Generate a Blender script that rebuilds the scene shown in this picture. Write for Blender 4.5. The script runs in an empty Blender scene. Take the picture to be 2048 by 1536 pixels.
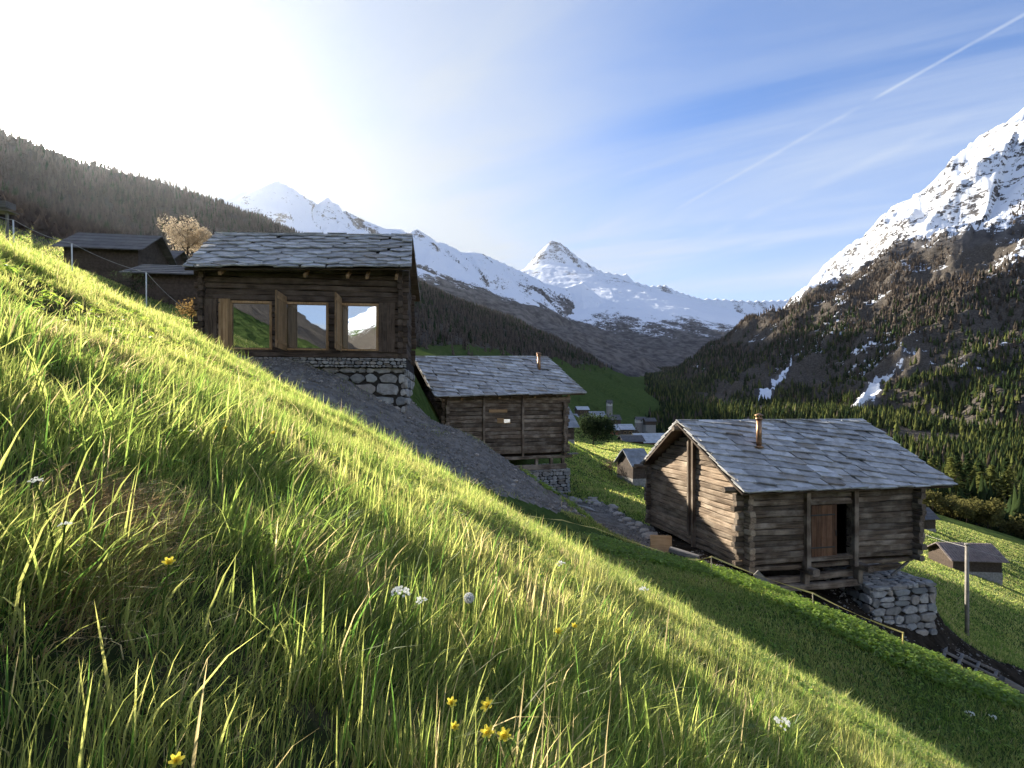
import bpy, bmesh, math, random
import numpy as np
from mathutils import Vector, Matrix
R = math.radians
random.seed(7)
rng = np.random.default_rng(11)

# ------------------------------------------------------------------ camera, sky, sun, exposure
sc = bpy.context.scene
COL = sc.collection
F, CX, CY = 1050.0, 1024.0, 810.0          # focal length (photo pixels), principal column, horizon row
cam_d = bpy.data.cameras.new("camera"); cam = bpy.data.objects.new("camera", cam_d); COL.objects.link(cam)
cam.location = (0, 0, 0); cam.rotation_euler = (R(90), 0, 0)
cam_d.sensor_width = 36.0; cam_d.sensor_fit = 'HORIZONTAL'
cam_d.lens = 36.0 * F / 2048.0
cam_d.shift_y = (CY - 768.0) / 2048.0
cam_d.clip_start = 0.02; cam_d.clip_end = 60000
sc.camera = cam
sc.view_settings.view_transform = 'Standard'; sc.view_settings.look = 'None'
sc.view_settings.exposure = EXPOSURE = 1.45
sc.view_settings.gamma = 1.0
sc.cycles.use_denoising = True
try:
    sc.cycles.denoiser = 'OPENIMAGEDENOISE'
    sc.cycles.denoising_input_passes = 'RGB_ALBEDO_NORMAL'
except Exception:
    pass
sc.cycles.max_bounces = 7; sc.cycles.diffuse_bounces = 3; sc.cycles.glossy_bounces = 3
sc.cycles.transmission_bounces = 5; sc.cycles.transparent_max_bounces = 8; sc.cycles.volume_bounces = 0
sc.cycles.sample_clamp_indirect = 6
sc.cycles.use_adaptive_sampling = True; sc.cycles.adaptive_threshold = 0.012

SUN_AZ = -40.6      # degrees, left of straight ahead
SUN_EL = 21.8
az, el = R(SUN_AZ), R(SUN_EL)
SUN_DIR = Vector((math.sin(az) * math.cos(el), math.cos(az) * math.cos(el), math.sin(el)))
sun_d = bpy.data.lights.new("sun", 'SUN'); sun = bpy.data.objects.new("sun", sun_d); COL.objects.link(sun)
sun_d.energy = 5.0; sun_d.angle = R(0.5); sun_d.color = (1.0, 0.93, 0.80)
sun.rotation_euler = SUN_DIR.to_track_quat('Z', 'Y').to_euler()

class NT:
    """small helper to write node trees"""
    def __init__(s, nt): s.t = nt
    def n(s, typ, ins=None, **kw):
        nd = s.t.nodes.new(typ)
        for k, v in kw.items(): setattr(nd, k, v)
        for k, v in (ins or {}).items():
            if isinstance(v, bpy.types.NodeSocket): s.t.links.new(v, nd.inputs[k])
            else: nd.inputs[k].default_value = v
        return nd
    def m(s, op, a, b=0.0, c=0.0, clamp=False):
        nd = s.n('ShaderNodeMath', {0: a, 1: b, 2: c}, operation=op); nd.use_clamp = clamp
        return nd.outputs[0]
    def mix(s, f, a, b, blend='MIX'):
        nd = s.t.nodes.new('ShaderNodeMix'); nd.data_type = 'RGBA'; nd.blend_type = blend
        for i, v in ((0, f), (6, a), (7, b)):
            if isinstance(v, bpy.types.NodeSocket): s.t.links.new(v, nd.inputs[i])
            else: nd.inputs[i].default_value = v if i == 0 else (tuple(v) + (1,))[:4]
        return nd.outputs[2]
    def ss(s, v, lo, hi, a=0.0, b=1.0):
        nd = s.n('ShaderNodeMapRange', {0: v, 1: lo, 2: hi, 3: a, 4: b}); nd.interpolation_type = 'SMOOTHSTEP'
        return nd.outputs[0]
    def noise(s, vec, scale, detail=4.0, rough=0.55, dist=0.0):
        return s.n('ShaderNodeTexNoise', {'Vector': vec, 'Scale': scale, 'Detail': detail, 'Roughness': rough, 'Distortion': dist}).outputs[0]
    def scl(s, vec, sx, sy, sz):
        return s.n('ShaderNodeVectorMath', {0: vec, 1: (sx, sy, sz)}, operation='MULTIPLY').outputs[0]
    def dot(s, vec, d):
        return s.n('ShaderNodeVectorMath', {0: vec, 1: tuple(d)}, operation='DOT_PRODUCT').outputs['Value']
    def link(s, a, b): s.t.links.new(a, b)

world = bpy.data.worlds.new("World"); sc.world = world; world.use_nodes = True
W = NT(world.node_tree); world.node_tree.nodes.clear()
sky = W.n('ShaderNodeTexSky', sky_type='NISHITA'); sky.sun_disc = False
sky.sun_elevation = el; sky.sun_rotation = az; sky.altitude = 1500
sky.air_density = 1.0; sky.dust_density = 0.4; sky.ozone_density = 3.0
dirv = W.n('ShaderNodeTexCoord').outputs['Generated']
cosun = W.dot(dirv, SUN_DIR)
sep = W.n('ShaderNodeSeparateXYZ', {0: dirv})
dz = W.m('MAXIMUM', sep.outputs[2], 0.02)
# thin cirrus: a layer at constant height, so coordinates are direction / height
cu = W.m('DIVIDE', sep.outputs[0], W.m('ADD', dz, 0.10)); cv = W.m('DIVIDE', sep.outputs[1], W.m('ADD', dz, 0.10))
cxy = W.n('ShaderNodeCombineXYZ', {0: cu, 1: cv, 2: 0.0}).outputs[0]
rot = W.n('ShaderNodeVectorRotate', {0: cxy, 'Angle': R(28)}, rotation_type='Z_AXIS').outputs[0]
c1 = W.noise(W.scl(rot, 0.42, 1.5, 1.0), 1.0, 7.0, 0.58, 0.5)
c2 = W.noise(W.scl(rot, 0.25, 0.6, 1.0), 1.3, 3.0, 0.5, 0.3)
cl = W.m('MULTIPLY', W.ss(c1, 0.36, 0.70), W.ss(c2, 0.26, 0.62), clamp=True)
# broad milky veil thinning away from the sun's side of the sky
veil = W.ss(cosun, 0.55, 0.97, 0.0, 0.80)
low = W.ss(sep.outputs[2], 0.02, 0.52, 0.72, 0.0)
cover = W.m('ADD', W.m('MULTIPLY', cl, 0.58), W.m('ADD', veil, low), clamp=True)
# contrails: thin bands lying on great circles through two sky directions
def sdir(px, py): return Vector(((px - CX) / F, 1.0, (CY - py) / F)).normalized()
def contrail(p0, p1, width, soft, strength, seed):
    a, b = sdir(*p0), sdir(*p1); nrm = a.cross(b).normalized(); mid = (a + b).normalized()
    along = b - a; along = (along - mid * along.dot(mid)).normalized()
    half = math.sin(a.angle(b) / 2)
    d = W.m('ABSOLUTE', W.m('ADD', W.dot(dirv, nrm), W.m('MULTIPLY', W.m('SUBTRACT', W.noise(dirv, 9.0 + seed, 3.0), 0.5), soft)))
    band = W.ss(d, 0.0, width, 1.0, 0.0)
    t = W.m('ABSOLUTE', W.dot(dirv, along))
    end = W.ss(t, half * 0.7, half * 1.05, 1.0, 0.0)
    front = W.ss(W.dot(dirv, mid), 0.5, 0.6)
    br = W.ss(W.noise(dirv, 30.0 + seed, 4.0), 0.25, 0.6, 0.45, 1.0)
    return W.m('MULTIPLY', W.m('MULTIPLY', W.m('MULTIPLY', band, end), W.m('MULTIPLY', front, br)), strength)
for args in (((2090, 5), (1735, 205), 0.0035, 0.0022, 0.36, 1), ((1735, 205), (1340, 425), 0.0045, 0.004, 0.22, 2),
             ((1960, 220), (1380, 490), 0.010, 0.008, 0.12, 5)):
    cover = W.m('MAXIMUM', cover, W.m('ADD', cover, contrail(*args)), clamp=True)
halo = W.m('POWER', W.m('MAXIMUM', cosun, 0.0), 900.0)
halo2 = W.m('POWER', W.m('MAXIMUM', cosun, 0.0), 26.0)
cloudcol = W.mix(W.ss(cosun, 0.2, 1.0), (2.9, 3.2, 3.65), (2.2, 2.45, 2.8))
deep = W.mix(1.0, sky.outputs[0], (0.63, 0.75, 0.92), 'MULTIPLY')
skyc = W.mix(cover, deep, cloudcol)
hv = W.m('ADD', W.m('MULTIPLY', halo, 120.0), W.m('MULTIPLY', halo2, 0.3))
hcol = W.n('ShaderNodeCombineXYZ', {0: hv, 1: W.m('MULTIPLY', hv, 0.96), 2: W.m('MULTIPLY', hv, 0.88)}).outputs[0]
skyc = W.mix(1.0, skyc, hcol, 'ADD')
bg = W.n('ShaderNodeBackground', {0: skyc, 1: 0.1})
wo = W.n('ShaderNodeOutputWorld'); W.link(bg.outputs[0], wo.inputs[0])

# ------------------------------------------------------------------ helpers
def P(px, py, Y):
    """a sight line of the photograph, cut at depth Y metres"""
    return Vector(((px - CX) / F * Y, Y, (CY - py) / F * Y))

def tag(o, label=None, cat=None, group=None, kind=None):
    if label: o["label"] = label
    if cat: o["category"] = cat
    if group: o["group"] = group
    if kind: o["kind"] = kind
    return o

def empty(name, loc, rz=0.0):
    o = bpy.data.objects.new(name, None); COL.objects.link(o)
    o.location = loc; o.rotation_euler = (0, 0, rz); o.empty_display_size = 0.3
    return o

def np_mesh(name, verts, loops, starts, mats, parent=None, smooth=False, cols=None, matidx=None):
    """mesh object straight from numpy arrays"""
    me = bpy.data.meshes.new(name)
    verts = np.asarray(verts, np.float32); loops = np.asarray(loops, np.int32); starts = np.asarray(starts, np.int32)
    me.vertices.add(len(verts)); me.vertices.foreach_set("co", verts.ravel())
    me.loops.add(len(loops)); me.loops.foreach_set("vertex_index", loops)
    me.polygons.add(len(starts)); me.polygons.foreach_set("loop_start", starts)
    if smooth: me.polygons.foreach_set("use_smooth", np.ones(len(starts), bool))
    if matidx is not None: me.polygons.foreach_set("material_index", np.asarray(matidx, np.int32))
    for k, v in (cols or {}).items():
        at = me.attributes.new(k, 'FLOAT_COLOR', 'POINT'); at.data.foreach_set("color", np.asarray(v, np.float32).ravel())
    me.update(calc_edges=True); me.validate()
    for m in (mats if isinstance(mats, (list, tuple)) else [mats]): me.materials.append(m)
    o = bpy.data.objects.new(name, me); COL.objects.link(o)
    if parent: o.parent = parent
    return o

class MB:
    """collects boxes, logs, slabs and tubes into one mesh"""
    def __init__(s): s.v = []; s.f = []; s.mi = []; s.cur = 0
    def add(s, vs, fs):
        b = len(s.v); s.v += [tuple(v) for v in vs]
        for f in fs: s.f.append(tuple(b + i for i in f)); s.mi.append(s.cur)
    def box(s, lo, hi, jit=0.0, M=None):
        vs = [Vector((x, y, z)) + Vector((random.uniform(-jit, jit), random.uniform(-jit, jit), random.uniform(-jit, jit)))
              for x in (lo[0], hi[0]) for y in (lo[1], hi[1]) for z in (lo[2], hi[2])]
        if M: vs = [M @ v for v in vs]
        s.add(vs, [(0, 1, 3, 2), (4, 6, 7, 5), (0, 4, 5, 1), (2, 3, 7, 6), (0, 2, 6, 4), (1, 5, 7, 3)])
    def beam(s, a, b, w, h, up=(0, 0, 1), jit=0.0):
        a, b = Vector(a), Vector(b); d = (b - a).normalized(); sd = d.cross(Vector(up))
        if sd.length < 1e-4: sd = d.cross(Vector((1, 0, 0)))
        sd.normalize(); u = sd.cross(d)
        vs = []
        for p in (a, b):
            for i, j in ((-1, -1), (1, -1), (1, 1), (-1, 1)):
                vs.append(p + sd * (i * w / 2 + random.uniform(-jit, jit)) + u * (j * h / 2 + random.uniform(-jit, jit)))
        s.add(vs, [(3, 2, 1, 0), (4, 5, 6, 7), (0, 1, 5, 4), (1, 2, 6, 5), (2, 3, 7, 6), (3, 0, 4, 7)])
    def tube(s, pts, rads, n=8, cap=True):
        pts = [Vector(p) for p in pts]; k = len(pts)
        if not isinstance(rads, (list, tuple)): rads = [rads] * k
        vs = []
        for i, p in enumerate(pts):
            d = (pts[min(i + 1, k - 1)] - pts[max(i - 1, 0)]).normalized()
            x = d.cross(Vector((0, 0, 1)))
            if x.length < 1e-3: x = Vector((1, 0, 0))
            x.normalize(); y = d.cross(x)
            for j in range(n):
                t = 2 * math.pi * j / n; vs.append(p + (x * math.cos(t) + y * math.sin(t)) * rads[i])
        fs = [(i * n + j, i * n + (j + 1) % n, (i + 1) * n + (j + 1) % n, (i + 1) * n + j) for i in range(k - 1) for j in range(n)]
        if cap: fs += [tuple(range(n))[::-1], tuple((k - 1) * n + j for j in range(n))]
        s.add(vs, fs)
    def log(s, a, b, th, h, up=(0, 0, 1), rough=0.012, seg=0.5, chamfer=0.28):
        """hewn log: rounded-square section swept from a to b with wobble"""
        a, b = Vector(a), Vector(b); L = (b - a).length; d = (b - a) / L
        sd = d.cross(Vector(up)).normalized(); u = sd.cross(d)
        n = max(2, int(L / seg) + 1); c = chamfer
        prof = [(-1, -1 + c), (-1 + c, -1), (1 - c, -1), (1, -1 + c), (1, 1 - c), (1 - c, 1), (-1 + c, 1), (-1, 1 - c)]
        vs = []; ph = random.uniform(0, 9)
        for i in range(n):
            p = a + d * (L * i / (n - 1)); sg = math.sin(ph + i * 0.9) * rough
            for x, y in prof:
                vs.append(p + sd * (x * th / 2 + random.uniform(-rough, rough)) + u * (y * h / 2 + sg + random.uniform(-rough, rough) * 0.6))
        fs = [(i * 8 + j, i * 8 + (j + 1) % 8, (i + 1) * 8 + (j + 1) % 8, (i + 1) * 8 + j) for i in range(n - 1) for j in range(8)]
        fs += [tuple(range(8))[::-1], tuple((n - 1) * 8 + j for j in range(8))]
        s.add(vs, fs)
    def prism(s, poly, off):
        """polygon (list of Vectors) thickened by the vector off"""
        n = len(poly); vs = [Vector(p) for p in poly] + [Vector(p) + Vector(off) for p in poly]
        s.add(vs, [tuple(range(n))[::-1], tuple(range(n, 2 * n))] + [(i, (i + 1) % n, n + (i + 1) % n, n + i) for i in range(n)])
    def build(s, name, mat, parent=None, smooth=False):
        me = bpy.data.meshes.new(name); me.from_pydata([tuple(v) for v in s.v], [], s.f)
        for m in (mat if isinstance(mat, (list, tuple)) else [mat]): me.materials.append(m)
        if isinstance(mat, (list, tuple)): me.polygons.foreach_set("material_index", s.mi)
        bm = bmesh.new(); bm.from_mesh(me); bmesh.ops.recalc_face_normals(bm, faces=bm.faces); bm.to_mesh(me); bm.free()
        if smooth: me.polygons.foreach_set("use_smooth", [True] * len(me.polygons))
        me.update()
        o = bpy.data.objects.new(name, me); COL.objects.link(o)
        if parent: o.parent = parent
        return o

# numpy noise -------------------------------------------------------------
def _h(ix, iy, seed):
    n = (ix.astype(np.int64) * 374761393 + iy.astype(np.int64) * 668265263 + seed * 974634777) & 0x7fffffff
    n = ((n ^ (n >> 13)) * 1274126177) & 0x7fffffff
    return ((n ^ (n >> 16)) & 0xffff) / 65535.0
def vnoise(x, y, seed=0):
    ix, iy = np.floor(x), np.floor(y); fx, fy = x - ix, y - iy
    fx = fx * fx * fx * (fx * (fx * 6 - 15) + 10); fy = fy * fy * fy * (fy * (fy * 6 - 15) + 10)
    a, b = _h(ix, iy, seed), _h(ix + 1, iy, seed); c, d = _h(ix, iy + 1, seed), _h(ix + 1, iy + 1, seed)
    return (a + (b - a) * fx) * (1 - fy) + (c + (d - c) * fx) * fy
def fbm(x, y, oct=4, seed=0, gain=0.5, ridged=False):
    s = 0.0; a = 1.0; t = 0.0
    for i in range(oct):
        n = vnoise(x * 2 ** i + 17.3 * i, y * 2 ** i - 9.1 * i, seed + i)
        if ridged: n = 1 - np.abs(2 * n - 1)
        s = s + a * n; t += a; a *= gain
    return s / t - 0.5
def sstep(a, b, x):
    t = np.clip((x - a) / (b - a), 0, 1); return t * t * (3 - 2 * t)
# ------------------------------------------------------------------ the lie of the land
def near_hill(x, y):
    xm = np.minimum(x, 0.0); yp = np.maximum(y, 0.0)
    return -0.56 * x - 0.0065 * np.minimum(xm * xm, 200) - 0.50 - 0.022 * yp * yp - 0.006 * np.minimum(y, 0.0) ** 2

_cp = []
def cp(px, py, Y):
    p = P(px, py, Y); _cp.append((math.atan2(p.x, p.y), math.log(math.hypot(p.x, p.y)), p.z / math.hypot(p.x, p.y)))
def cpw(azd, r, z): _cp.append((R(azd), math.log(r), z / r))
for c in [  # left: pasture behind the lip with the old barns
    (0, 530, 14), (0, 508, 20), (0, 488, 30), (0, 470, 45), (130, 590, 14), (130, 568, 20), (130, 545, 28), (130, 535, 38), (250, 660, 14), (280, 644, 20), (280, 610, 30), (280, 590, 42),
    (200, 555, 36), (100, 460, 80), (300, 540, 80), (400, 575, 70), (390, 672, 19), (385, 650, 25), (430, 630, 36),
    (600, 650, 40), (600, 640, 90), (200, 450, 200), (450, 530, 200), (0, 400, 150), (0, 350, 320),
    # the bare earth bank in front of the upper cabin
    (330, 695, 18), (470, 722, 20.2), (560, 727, 21), (645, 742, 21.4), (730, 795, 21.6), (818, 840, 22.0), (520, 790, 17.0), (610, 830, 17.2), (700, 880, 17.0), (640, 800, 18.8),
    (800, 930, 16.6), (900, 960, 17.2), (1000, 1022, 17), (1100, 1070, 16.4), (860, 850, 23.6), (905, 852, 24.4), (965, 885, 24.6),
    (1050, 948, 24.2), (1110, 990, 23.4), (1165, 1034, 22), (1000, 950, 21), (1100, 1015, 20), (900, 890, 21.5), (820, 730, 29), (700, 715, 28), (560, 690, 27), (880, 862, 27),
    # beside the middle cabin
    (870, 850, 27.6), (900, 890, 30.4), (1000, 935, 30.6), (1130, 1005, 32.5), (1150, 1012, 28), (1230, 1060, 24), (1300, 1095, 20.4), (1290, 1055, 25), (900, 800, 45), (1040, 830, 48), (820, 770, 48), (1200, 1010, 29),
    # swale between the brow and the nettle bank before the lower cabin
    (1000, 1050, 12.5), (1100, 1135, 11.4), (1200, 1185, 10.6), (1300, 1225, 10), (1400, 1268, 9.6), (1500, 1325, 9.4), (1600, 1385, 9.3), (1700, 1445, 9.3), (1850, 1525, 9.3), (2040, 1590, 9.3),
    (1100, 1085, 14.6), (1180, 1095, 15.4), (1240, 1106, 15.8), (1300, 1116, 16.0), (1423, 1145, 15.8), (1530, 1178, 15.0), (1627, 1215, 14.0), (1720, 1258, 13.2), (1805, 1300, 12.6), (1900, 1340, 12.2), (2040, 1402, 12.0),
    (1400, 1190, 13.2), (1600, 1285, 12.0), (1800, 1388, 11.1), (2000, 1475, 10.6),
    (1627, 1222, 16), (1805, 1304, 14.5), (2000, 1392, 14),
    (1350, 1112, 18), (1480, 1150, 17.8), (1560, 1190, 17.6), (1640, 1225, 17.7), (1720, 1255, 18), (1800, 1290, 18.2), (1870, 1288, 19.3), (1950, 1325, 19.5), (2045, 1385, 19.5), (1900, 1255, 21.5), (2040, 1335, 21.5),
    (1600, 1165, 20.5), (1720, 1168, 20.5), (1830, 1180, 21), (1420, 1090, 22), (1560, 1120, 24),
    # sunlit pasture right
    (1880, 1225, 24), (1935, 1275, 23), (2040, 1300, 27), (1880, 1165, 32), (1960, 1200, 33), (2040, 1225, 34), (1850, 1135, 44), (1940, 1152, 56), (2040, 1182, 60),
    (1860, 1062, 95), (1950, 1080, 110), (2040, 1105, 120), (1850, 1020, 190), (1950, 1040, 200), (2040, 1062, 210), (1700, 960, 210), (1600, 1040, 70), (1750, 1090, 60), (2030, 1010, 300), (1850, 985, 300), (1700, 940, 330),
    # meadow between the cabins, the village and the slope above it
    (1200, 985, 33), (1260, 1005, 33), (1160, 930, 46), (1220, 955, 46), (1270, 965, 46), (1160, 900, 75), (1230, 915, 75), (1290, 935, 70), (1160, 880, 120), (1220, 888, 120), (1290, 905, 120), (1450, 960, 90),
    (1180, 860, 190), (1240, 876, 190), (1320, 885, 190), (1180, 835, 280), (1260, 858, 280), (1340, 868, 280), (1500, 880, 280), (1200, 800, 420), (1300, 838, 420), (1380, 848, 420), (1500, 850, 420),
    (900, 745, 130), (1000, 772, 140), (1080, 790, 180), (860, 705, 260), (960, 715, 280), (1060, 760, 300), (1120, 790, 320), (880, 672, 420), (1000, 700, 450), (1100, 745, 450), (700, 600, 300),
    ]: cp(*c)
BROW = [(-200, 400), (0, 486), (200, 570), (400, 686), (600, 796), (800, 906), (1000, 1020), (1200, 1131), (1400, 1241), (1600, 1355), (1800, 1485), (2048, 1640)]
for bx, by in BROW:
    cp(bx, by + 16, 5.8); cp(bx, by + 40, 7.0)
    if bx < 1000: cp(bx, by + 48, 9.5)
for c in [(-60, 40, 14), (-60, 150, 62), (-60, 350, 150), (-90, 40, 20.5), (-90, 150, 70), (-90, 400, 170), (-120, 60, 26), (-120, 250, 95), (-150, 60, 3), (-150, 250, 20), (180, 60, -9), (180, 200, -24), (180, 450, -45), (-170, 60, -6), (-170, 250, -15),
          (150, 60, -20), (150, 200, -52), (150, 450, -62), (120, 50, -26), (120, 200, -58), (120, 450, -64), (90, 40, -22), (90, 120, -48), (90, 450, -60), (60, 40, -17), (60, 100, -35), (60, 250, -58), (60, 450, -55)]: cpw(*c)
_cp = np.array(_cp); _sc = np.array([2.2, 1.0])
_cX = _cp[:, :2] * _sc
def _U(r2): return 0.5 * r2 * np.log(r2 + 1e-12)
_n = len(_cX); _K = _U(((_cX[:, None] - _cX[None]) ** 2).sum(-1)) + np.eye(_n) * 2e-3
_Pm = np.hstack([np.ones((_n, 1)), _cX]); _A = np.zeros((_n + 3, _n + 3)); _A[:_n, :_n] = _K; _A[:_n, _n:] = _Pm; _A[_n:, :_n] = _Pm.T
_wt = np.linalg.solve(_A, np.concatenate([_cp[:, 2], np.zeros(3)]))
def tps(x, y):
    sh = x.shape; th = np.arctan2(x, y).ravel() * _sc[0]; lr = np.log(np.hypot(x, y) + 1e-6).ravel()
    out = np.empty(th.shape)
    for i in range(0, len(th), 40000):
        q = np.stack([th[i:i + 40000], lr[i:i + 40000]], 1)
        d = ((q[:, None] - _cX[None]) ** 2).sum(-1)
        out[i:i + 40000] = _U(d) @ _wt[:_n] + _wt[_n] + q @ _wt[_n + 1:]
    return out.reshape(sh) * np.hypot(x, y)

# ridge lines: crest points, slope of the flanks, gully size
RIDGES = []
def ridge(name, pts, k, gul, wav, world=False):
    q = np.array([tuple(Vector(p)) if world else tuple(P(*p)) for p in pts])
    RIDGES.append((name, q, k, gul, wav))
ridge("hillside", [(-1500, 60, 800), (-700, 150, 860), (-300, 205, 930), (0, 257, 1010), (60, 280, 1030), (130, 317, 1060), (200, 325, 1090), (330, 357, 1160), (470, 414, 1260), (600, 464, 1390), (700, 500, 1490),
                   (830, 560, 1620), (900, 590, 1700), (960, 612, 1770), (1060, 655, 1930), (1150, 703, 2080), (1250, 775, 2280), (1330, 812, 2450)], 0.52, 34, 150)
ridge("snow_mountain", [(100, 380, 5600), (300, 410, 5300), (420, 398, 5100), (470, 387, 5000), (490, 380, 5000), (505, 388, 5000), (522, 385, 5000), (540, 372, 5000), (555, 361, 5000), (566, 366, 5000), (582, 374, 5000), (610, 393, 5000), (638, 408, 5000), (655, 394, 5050), (668, 403, 5050),
                        (692, 421, 5050), (730, 441, 5100), (770, 457, 5150), (800, 457, 5200), (820, 467, 5200), (833, 457, 5200), (846, 465, 5250), (862, 482, 5300), (890, 486, 5350), (922, 503, 5400), (960, 505, 5450), (1000, 522, 5550), (1050, 545, 5650),
                        (1090, 566, 5750), (1130, 575, 5850), (1165, 563, 5900), (1190, 590, 5950), (1250, 632, 6050), (1330, 672, 6200), (1400, 698, 6300), (1460, 722, 6400)], (0.85, 800, 0.45), 110, 420)
ridge("snow_peak", [(700, 640, 9800), (900, 600, 9400), (1000, 560, 9200), (1052, 535, 9000), (1062, 522, 9000), (1075, 507, 9000), (1090, 492, 9000), (1103, 479, 9000), (1113, 481, 9000), (1130, 491, 9050), (1148, 507, 9100), (1165, 520, 9150), (1185, 532, 9200), (1205, 542, 9250),
                    (1240, 548, 9300), (1252, 546, 9300), (1262, 560, 9350), (1300, 571, 9400), (1330, 569, 9450), (1350, 580, 9500), (1400, 596, 9600), (1440, 597, 9600), (1500, 601, 9600), (1600, 598, 9600), (1700, 590, 9600)], (1.25, 420, 0.42), 100, 600)
ridge("rocky_mountain", [(3600, 420, 2300), (3000, 200, 2250), (2600, 90, 2200), (2300, 70, 2150), (2150, 130, 2060), (2090, 178, 2020), (2048, 215, 2010), (2025, 238, 2040), (2008, 257, 2060), (1985, 268, 2090), (1960, 286, 2130), (1935, 300, 2170), (1920, 316, 2200), (1905, 322, 2220), (1890, 342, 2250),
                         (1865, 366, 2300), (1840, 392, 2360), (1810, 422, 2430), (1780, 451, 2510), (1750, 476, 2580), (1720, 506, 2660), (1690, 527, 2740), (1660, 552, 2830), (1630, 575, 2920), (1600, 597, 3020), (1580, 611, 3090), (1560, 624, 3160), (1530, 648, 3270), (1500, 672, 3390), (1460, 714, 3560), (1420, 747, 3750), (1340, 800, 4100)], (0.95, 960, 0.50), 120, 150)
# the valley behind the photographer (mirrored in the cabin's panes)
ridge("wooded_hill", [(-2600, -600, 900), (-1500, -1300, 760), (-900, -1900, 640), (-560, -2100, 480), (-420, -2250, 410), (-330, -2500, 330), (-250, -2700, 280)], 0.62, 25, 200, True)
ridge("far_snow_mountain", [(-480, -3350, 330), (-400, -3300, 400), (-260, -3300, 500), (-90, -3300, 590), (150, -3250, 760), (600, -3000, 1050), (1500, -2700, 1200)], 0.95, 60, 300, True)

def far_height(x, y):
    r = np.hypot(x, y)
    base = np.where(y > 0, -62 + 0.1 * np.maximum(y - 500, 0), -62 + 0.02 * r) + 60 * fbm(x / 700, y / 700, 3, 5)
    best = base; lab = np.zeros(x.shape, int); dd = np.full(x.shape, 9e9); uu = np.zeros(x.shape)
    for i, (nm, q, k, gul, wav) in enumerate(RIDGES):
        hb = np.full(x.shape, -1e9); db = np.full(x.shape, 9e9); ub = np.zeros(x.shape); acc = 0.0
        for a, b in zip(q[:-1], q[1:]):
            ex, ey = b[0] - a[0], b[1] - a[1]; L2 = ex * ex + ey * ey; L = math.sqrt(L2)
            t = np.clip(((x - a[0]) * ex + (y - a[1]) * ey) / L2, 0, 1)
            d = np.hypot(x - a[0] - t * ex, y - a[1] - t * ey); h = a[2] + t * (b[2] - a[2]) - (k * d if not isinstance(k, tuple) else k[0] * np.minimum(d, k[1]) + k[2] * np.maximum(d - k[1], 0))
            w = h > hb; hb = np.where(w, h, hb); db = np.where(w, d, db); ub = np.where(w, acc + t * L, ub); acc += L
        wx = x + 60 * fbm(x / 400, y / 400, 2, 77); wy = y + 60 * fbm(x / 400, y / 400, 2, 78)
        g = 0.6 * fbm(ub / wav + 0.25 * fbm(x / 300, y / 300, 2, 3), db / (wav * 3.5), 4, 31 + i, 0.5, True) + 0.7 * fbm(wx / (wav * 1.3), wy / (wav * 1.3), 5, 60 + i, 0.52, True)
        amp = np.minimum(db * 0.45, gul) + {'rocky_mountain': 9, 'snow_peak': 0.5}.get(nm, 3)
        hb = hb + (g - 0.12) * amp * (0.7 if nm == 'snow_peak' else 1.6) + np.minimum(db * 0.06, 14) * fbm(x / 60, y / 60, 3, 90 + i)
        if nm == "hillside": hb = hb - 9
        w = hb > best; best = np.where(w, hb, best); lab = np.where(w, i + 1, lab); dd = np.where(w, db, dd); uu = np.where(w, ub, uu)
    return best, lab, dd, uu

def near_height(x, y, micro=True):
    r = np.hypot(x, y)
    w = np.maximum(sstep(4.9, 6.2, y), sstep(25, 50, r))
    z = near_hill(x, y) * (1 - w) + tps(x, y) * w
    if micro:
        z = z + 0.06 * fbm(x / 0.9, y / 0.9, 3, 1) * np.minimum(1, r / 2) * np.exp(-r / 60) + np.minimum(0.03, 0.01 * r) * fbm(x / 0.2, y / 0.2, 2, 2) * np.exp(-r / 30) + 0.5 * fbm(x / 9, y / 9, 3, 4) * sstep(24, 60, r)
    if micro:
        bk = sstep(13.5, 16, y) * sstep(27, 22, y) * sstep(-14, -11, x) * sstep(5, 3, x)
        z = z + bk * (0.30 * fbm(x / 1.5, y / 1.5, 4, 15) + 0.20 * fbm(x / 0.45, y / 0.45, 3, 16))
    return z
def height(x, y):
    x = np.asarray(x, float); y = np.asarray(y, float)
    r = np.hypot(x, y); w = sstep(230, 460, r)
    zn = near_height(x, y)
    if np.all(r < 230): return zn, np.zeros(x.shape, int), np.full(x.shape, 9e9), np.zeros(x.shape)
    zf, lab, dd, uu = far_height(x, y)
    return zn * (1 - w) + zf * w, np.where(r > 330, lab, 0), dd, uu
def gz(x, y): return float(height(np.array([x]), np.array([y]))[0][0])

def in_poly(x, y, poly):
    ins = np.zeros(x.shape, bool); n = len(poly)
    for i in range(n):
        (x0, y0), (x1, y1) = poly[i], poly[(i + 1) % n]
        c = ((y0 > y) != (y1 > y)) & (x < (x1 - x0) * (y - y0) / (y1 - y0 + 1e-12) + x0); ins ^= c
    return ins
def gxy(pts): return [((px - CX) / F * Y, Y) for px, Y in pts]
BANK = gxy([(395, 20.2), (470, 22), (640, 24), (820, 25), (900, 25.6), (1050, 25.4), (1130, 24.4), (1178, 22.4), (1120, 20.2), (1050, 19.2), (960, 18.4), (860, 17.6), (740, 16.9), (600, 16.6), (450, 16.6)])
SOIL = gxy([(1290, 20.5), (1340, 17.6), (1440, 16.9), (1560, 16.0), (1700, 14.5), (1850, 13.5), (2080, 13.0), (2080, 21.6), (1960, 21.4), (1890, 21.0), (1850, 24), (1500, 26), (1300, 26)])
PATH = gxy([(1120, 35), (1150, 33), (1200, 30), (1310, 25), (1310, 19.5), (1230, 21.6), (1150, 24.5)])

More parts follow.
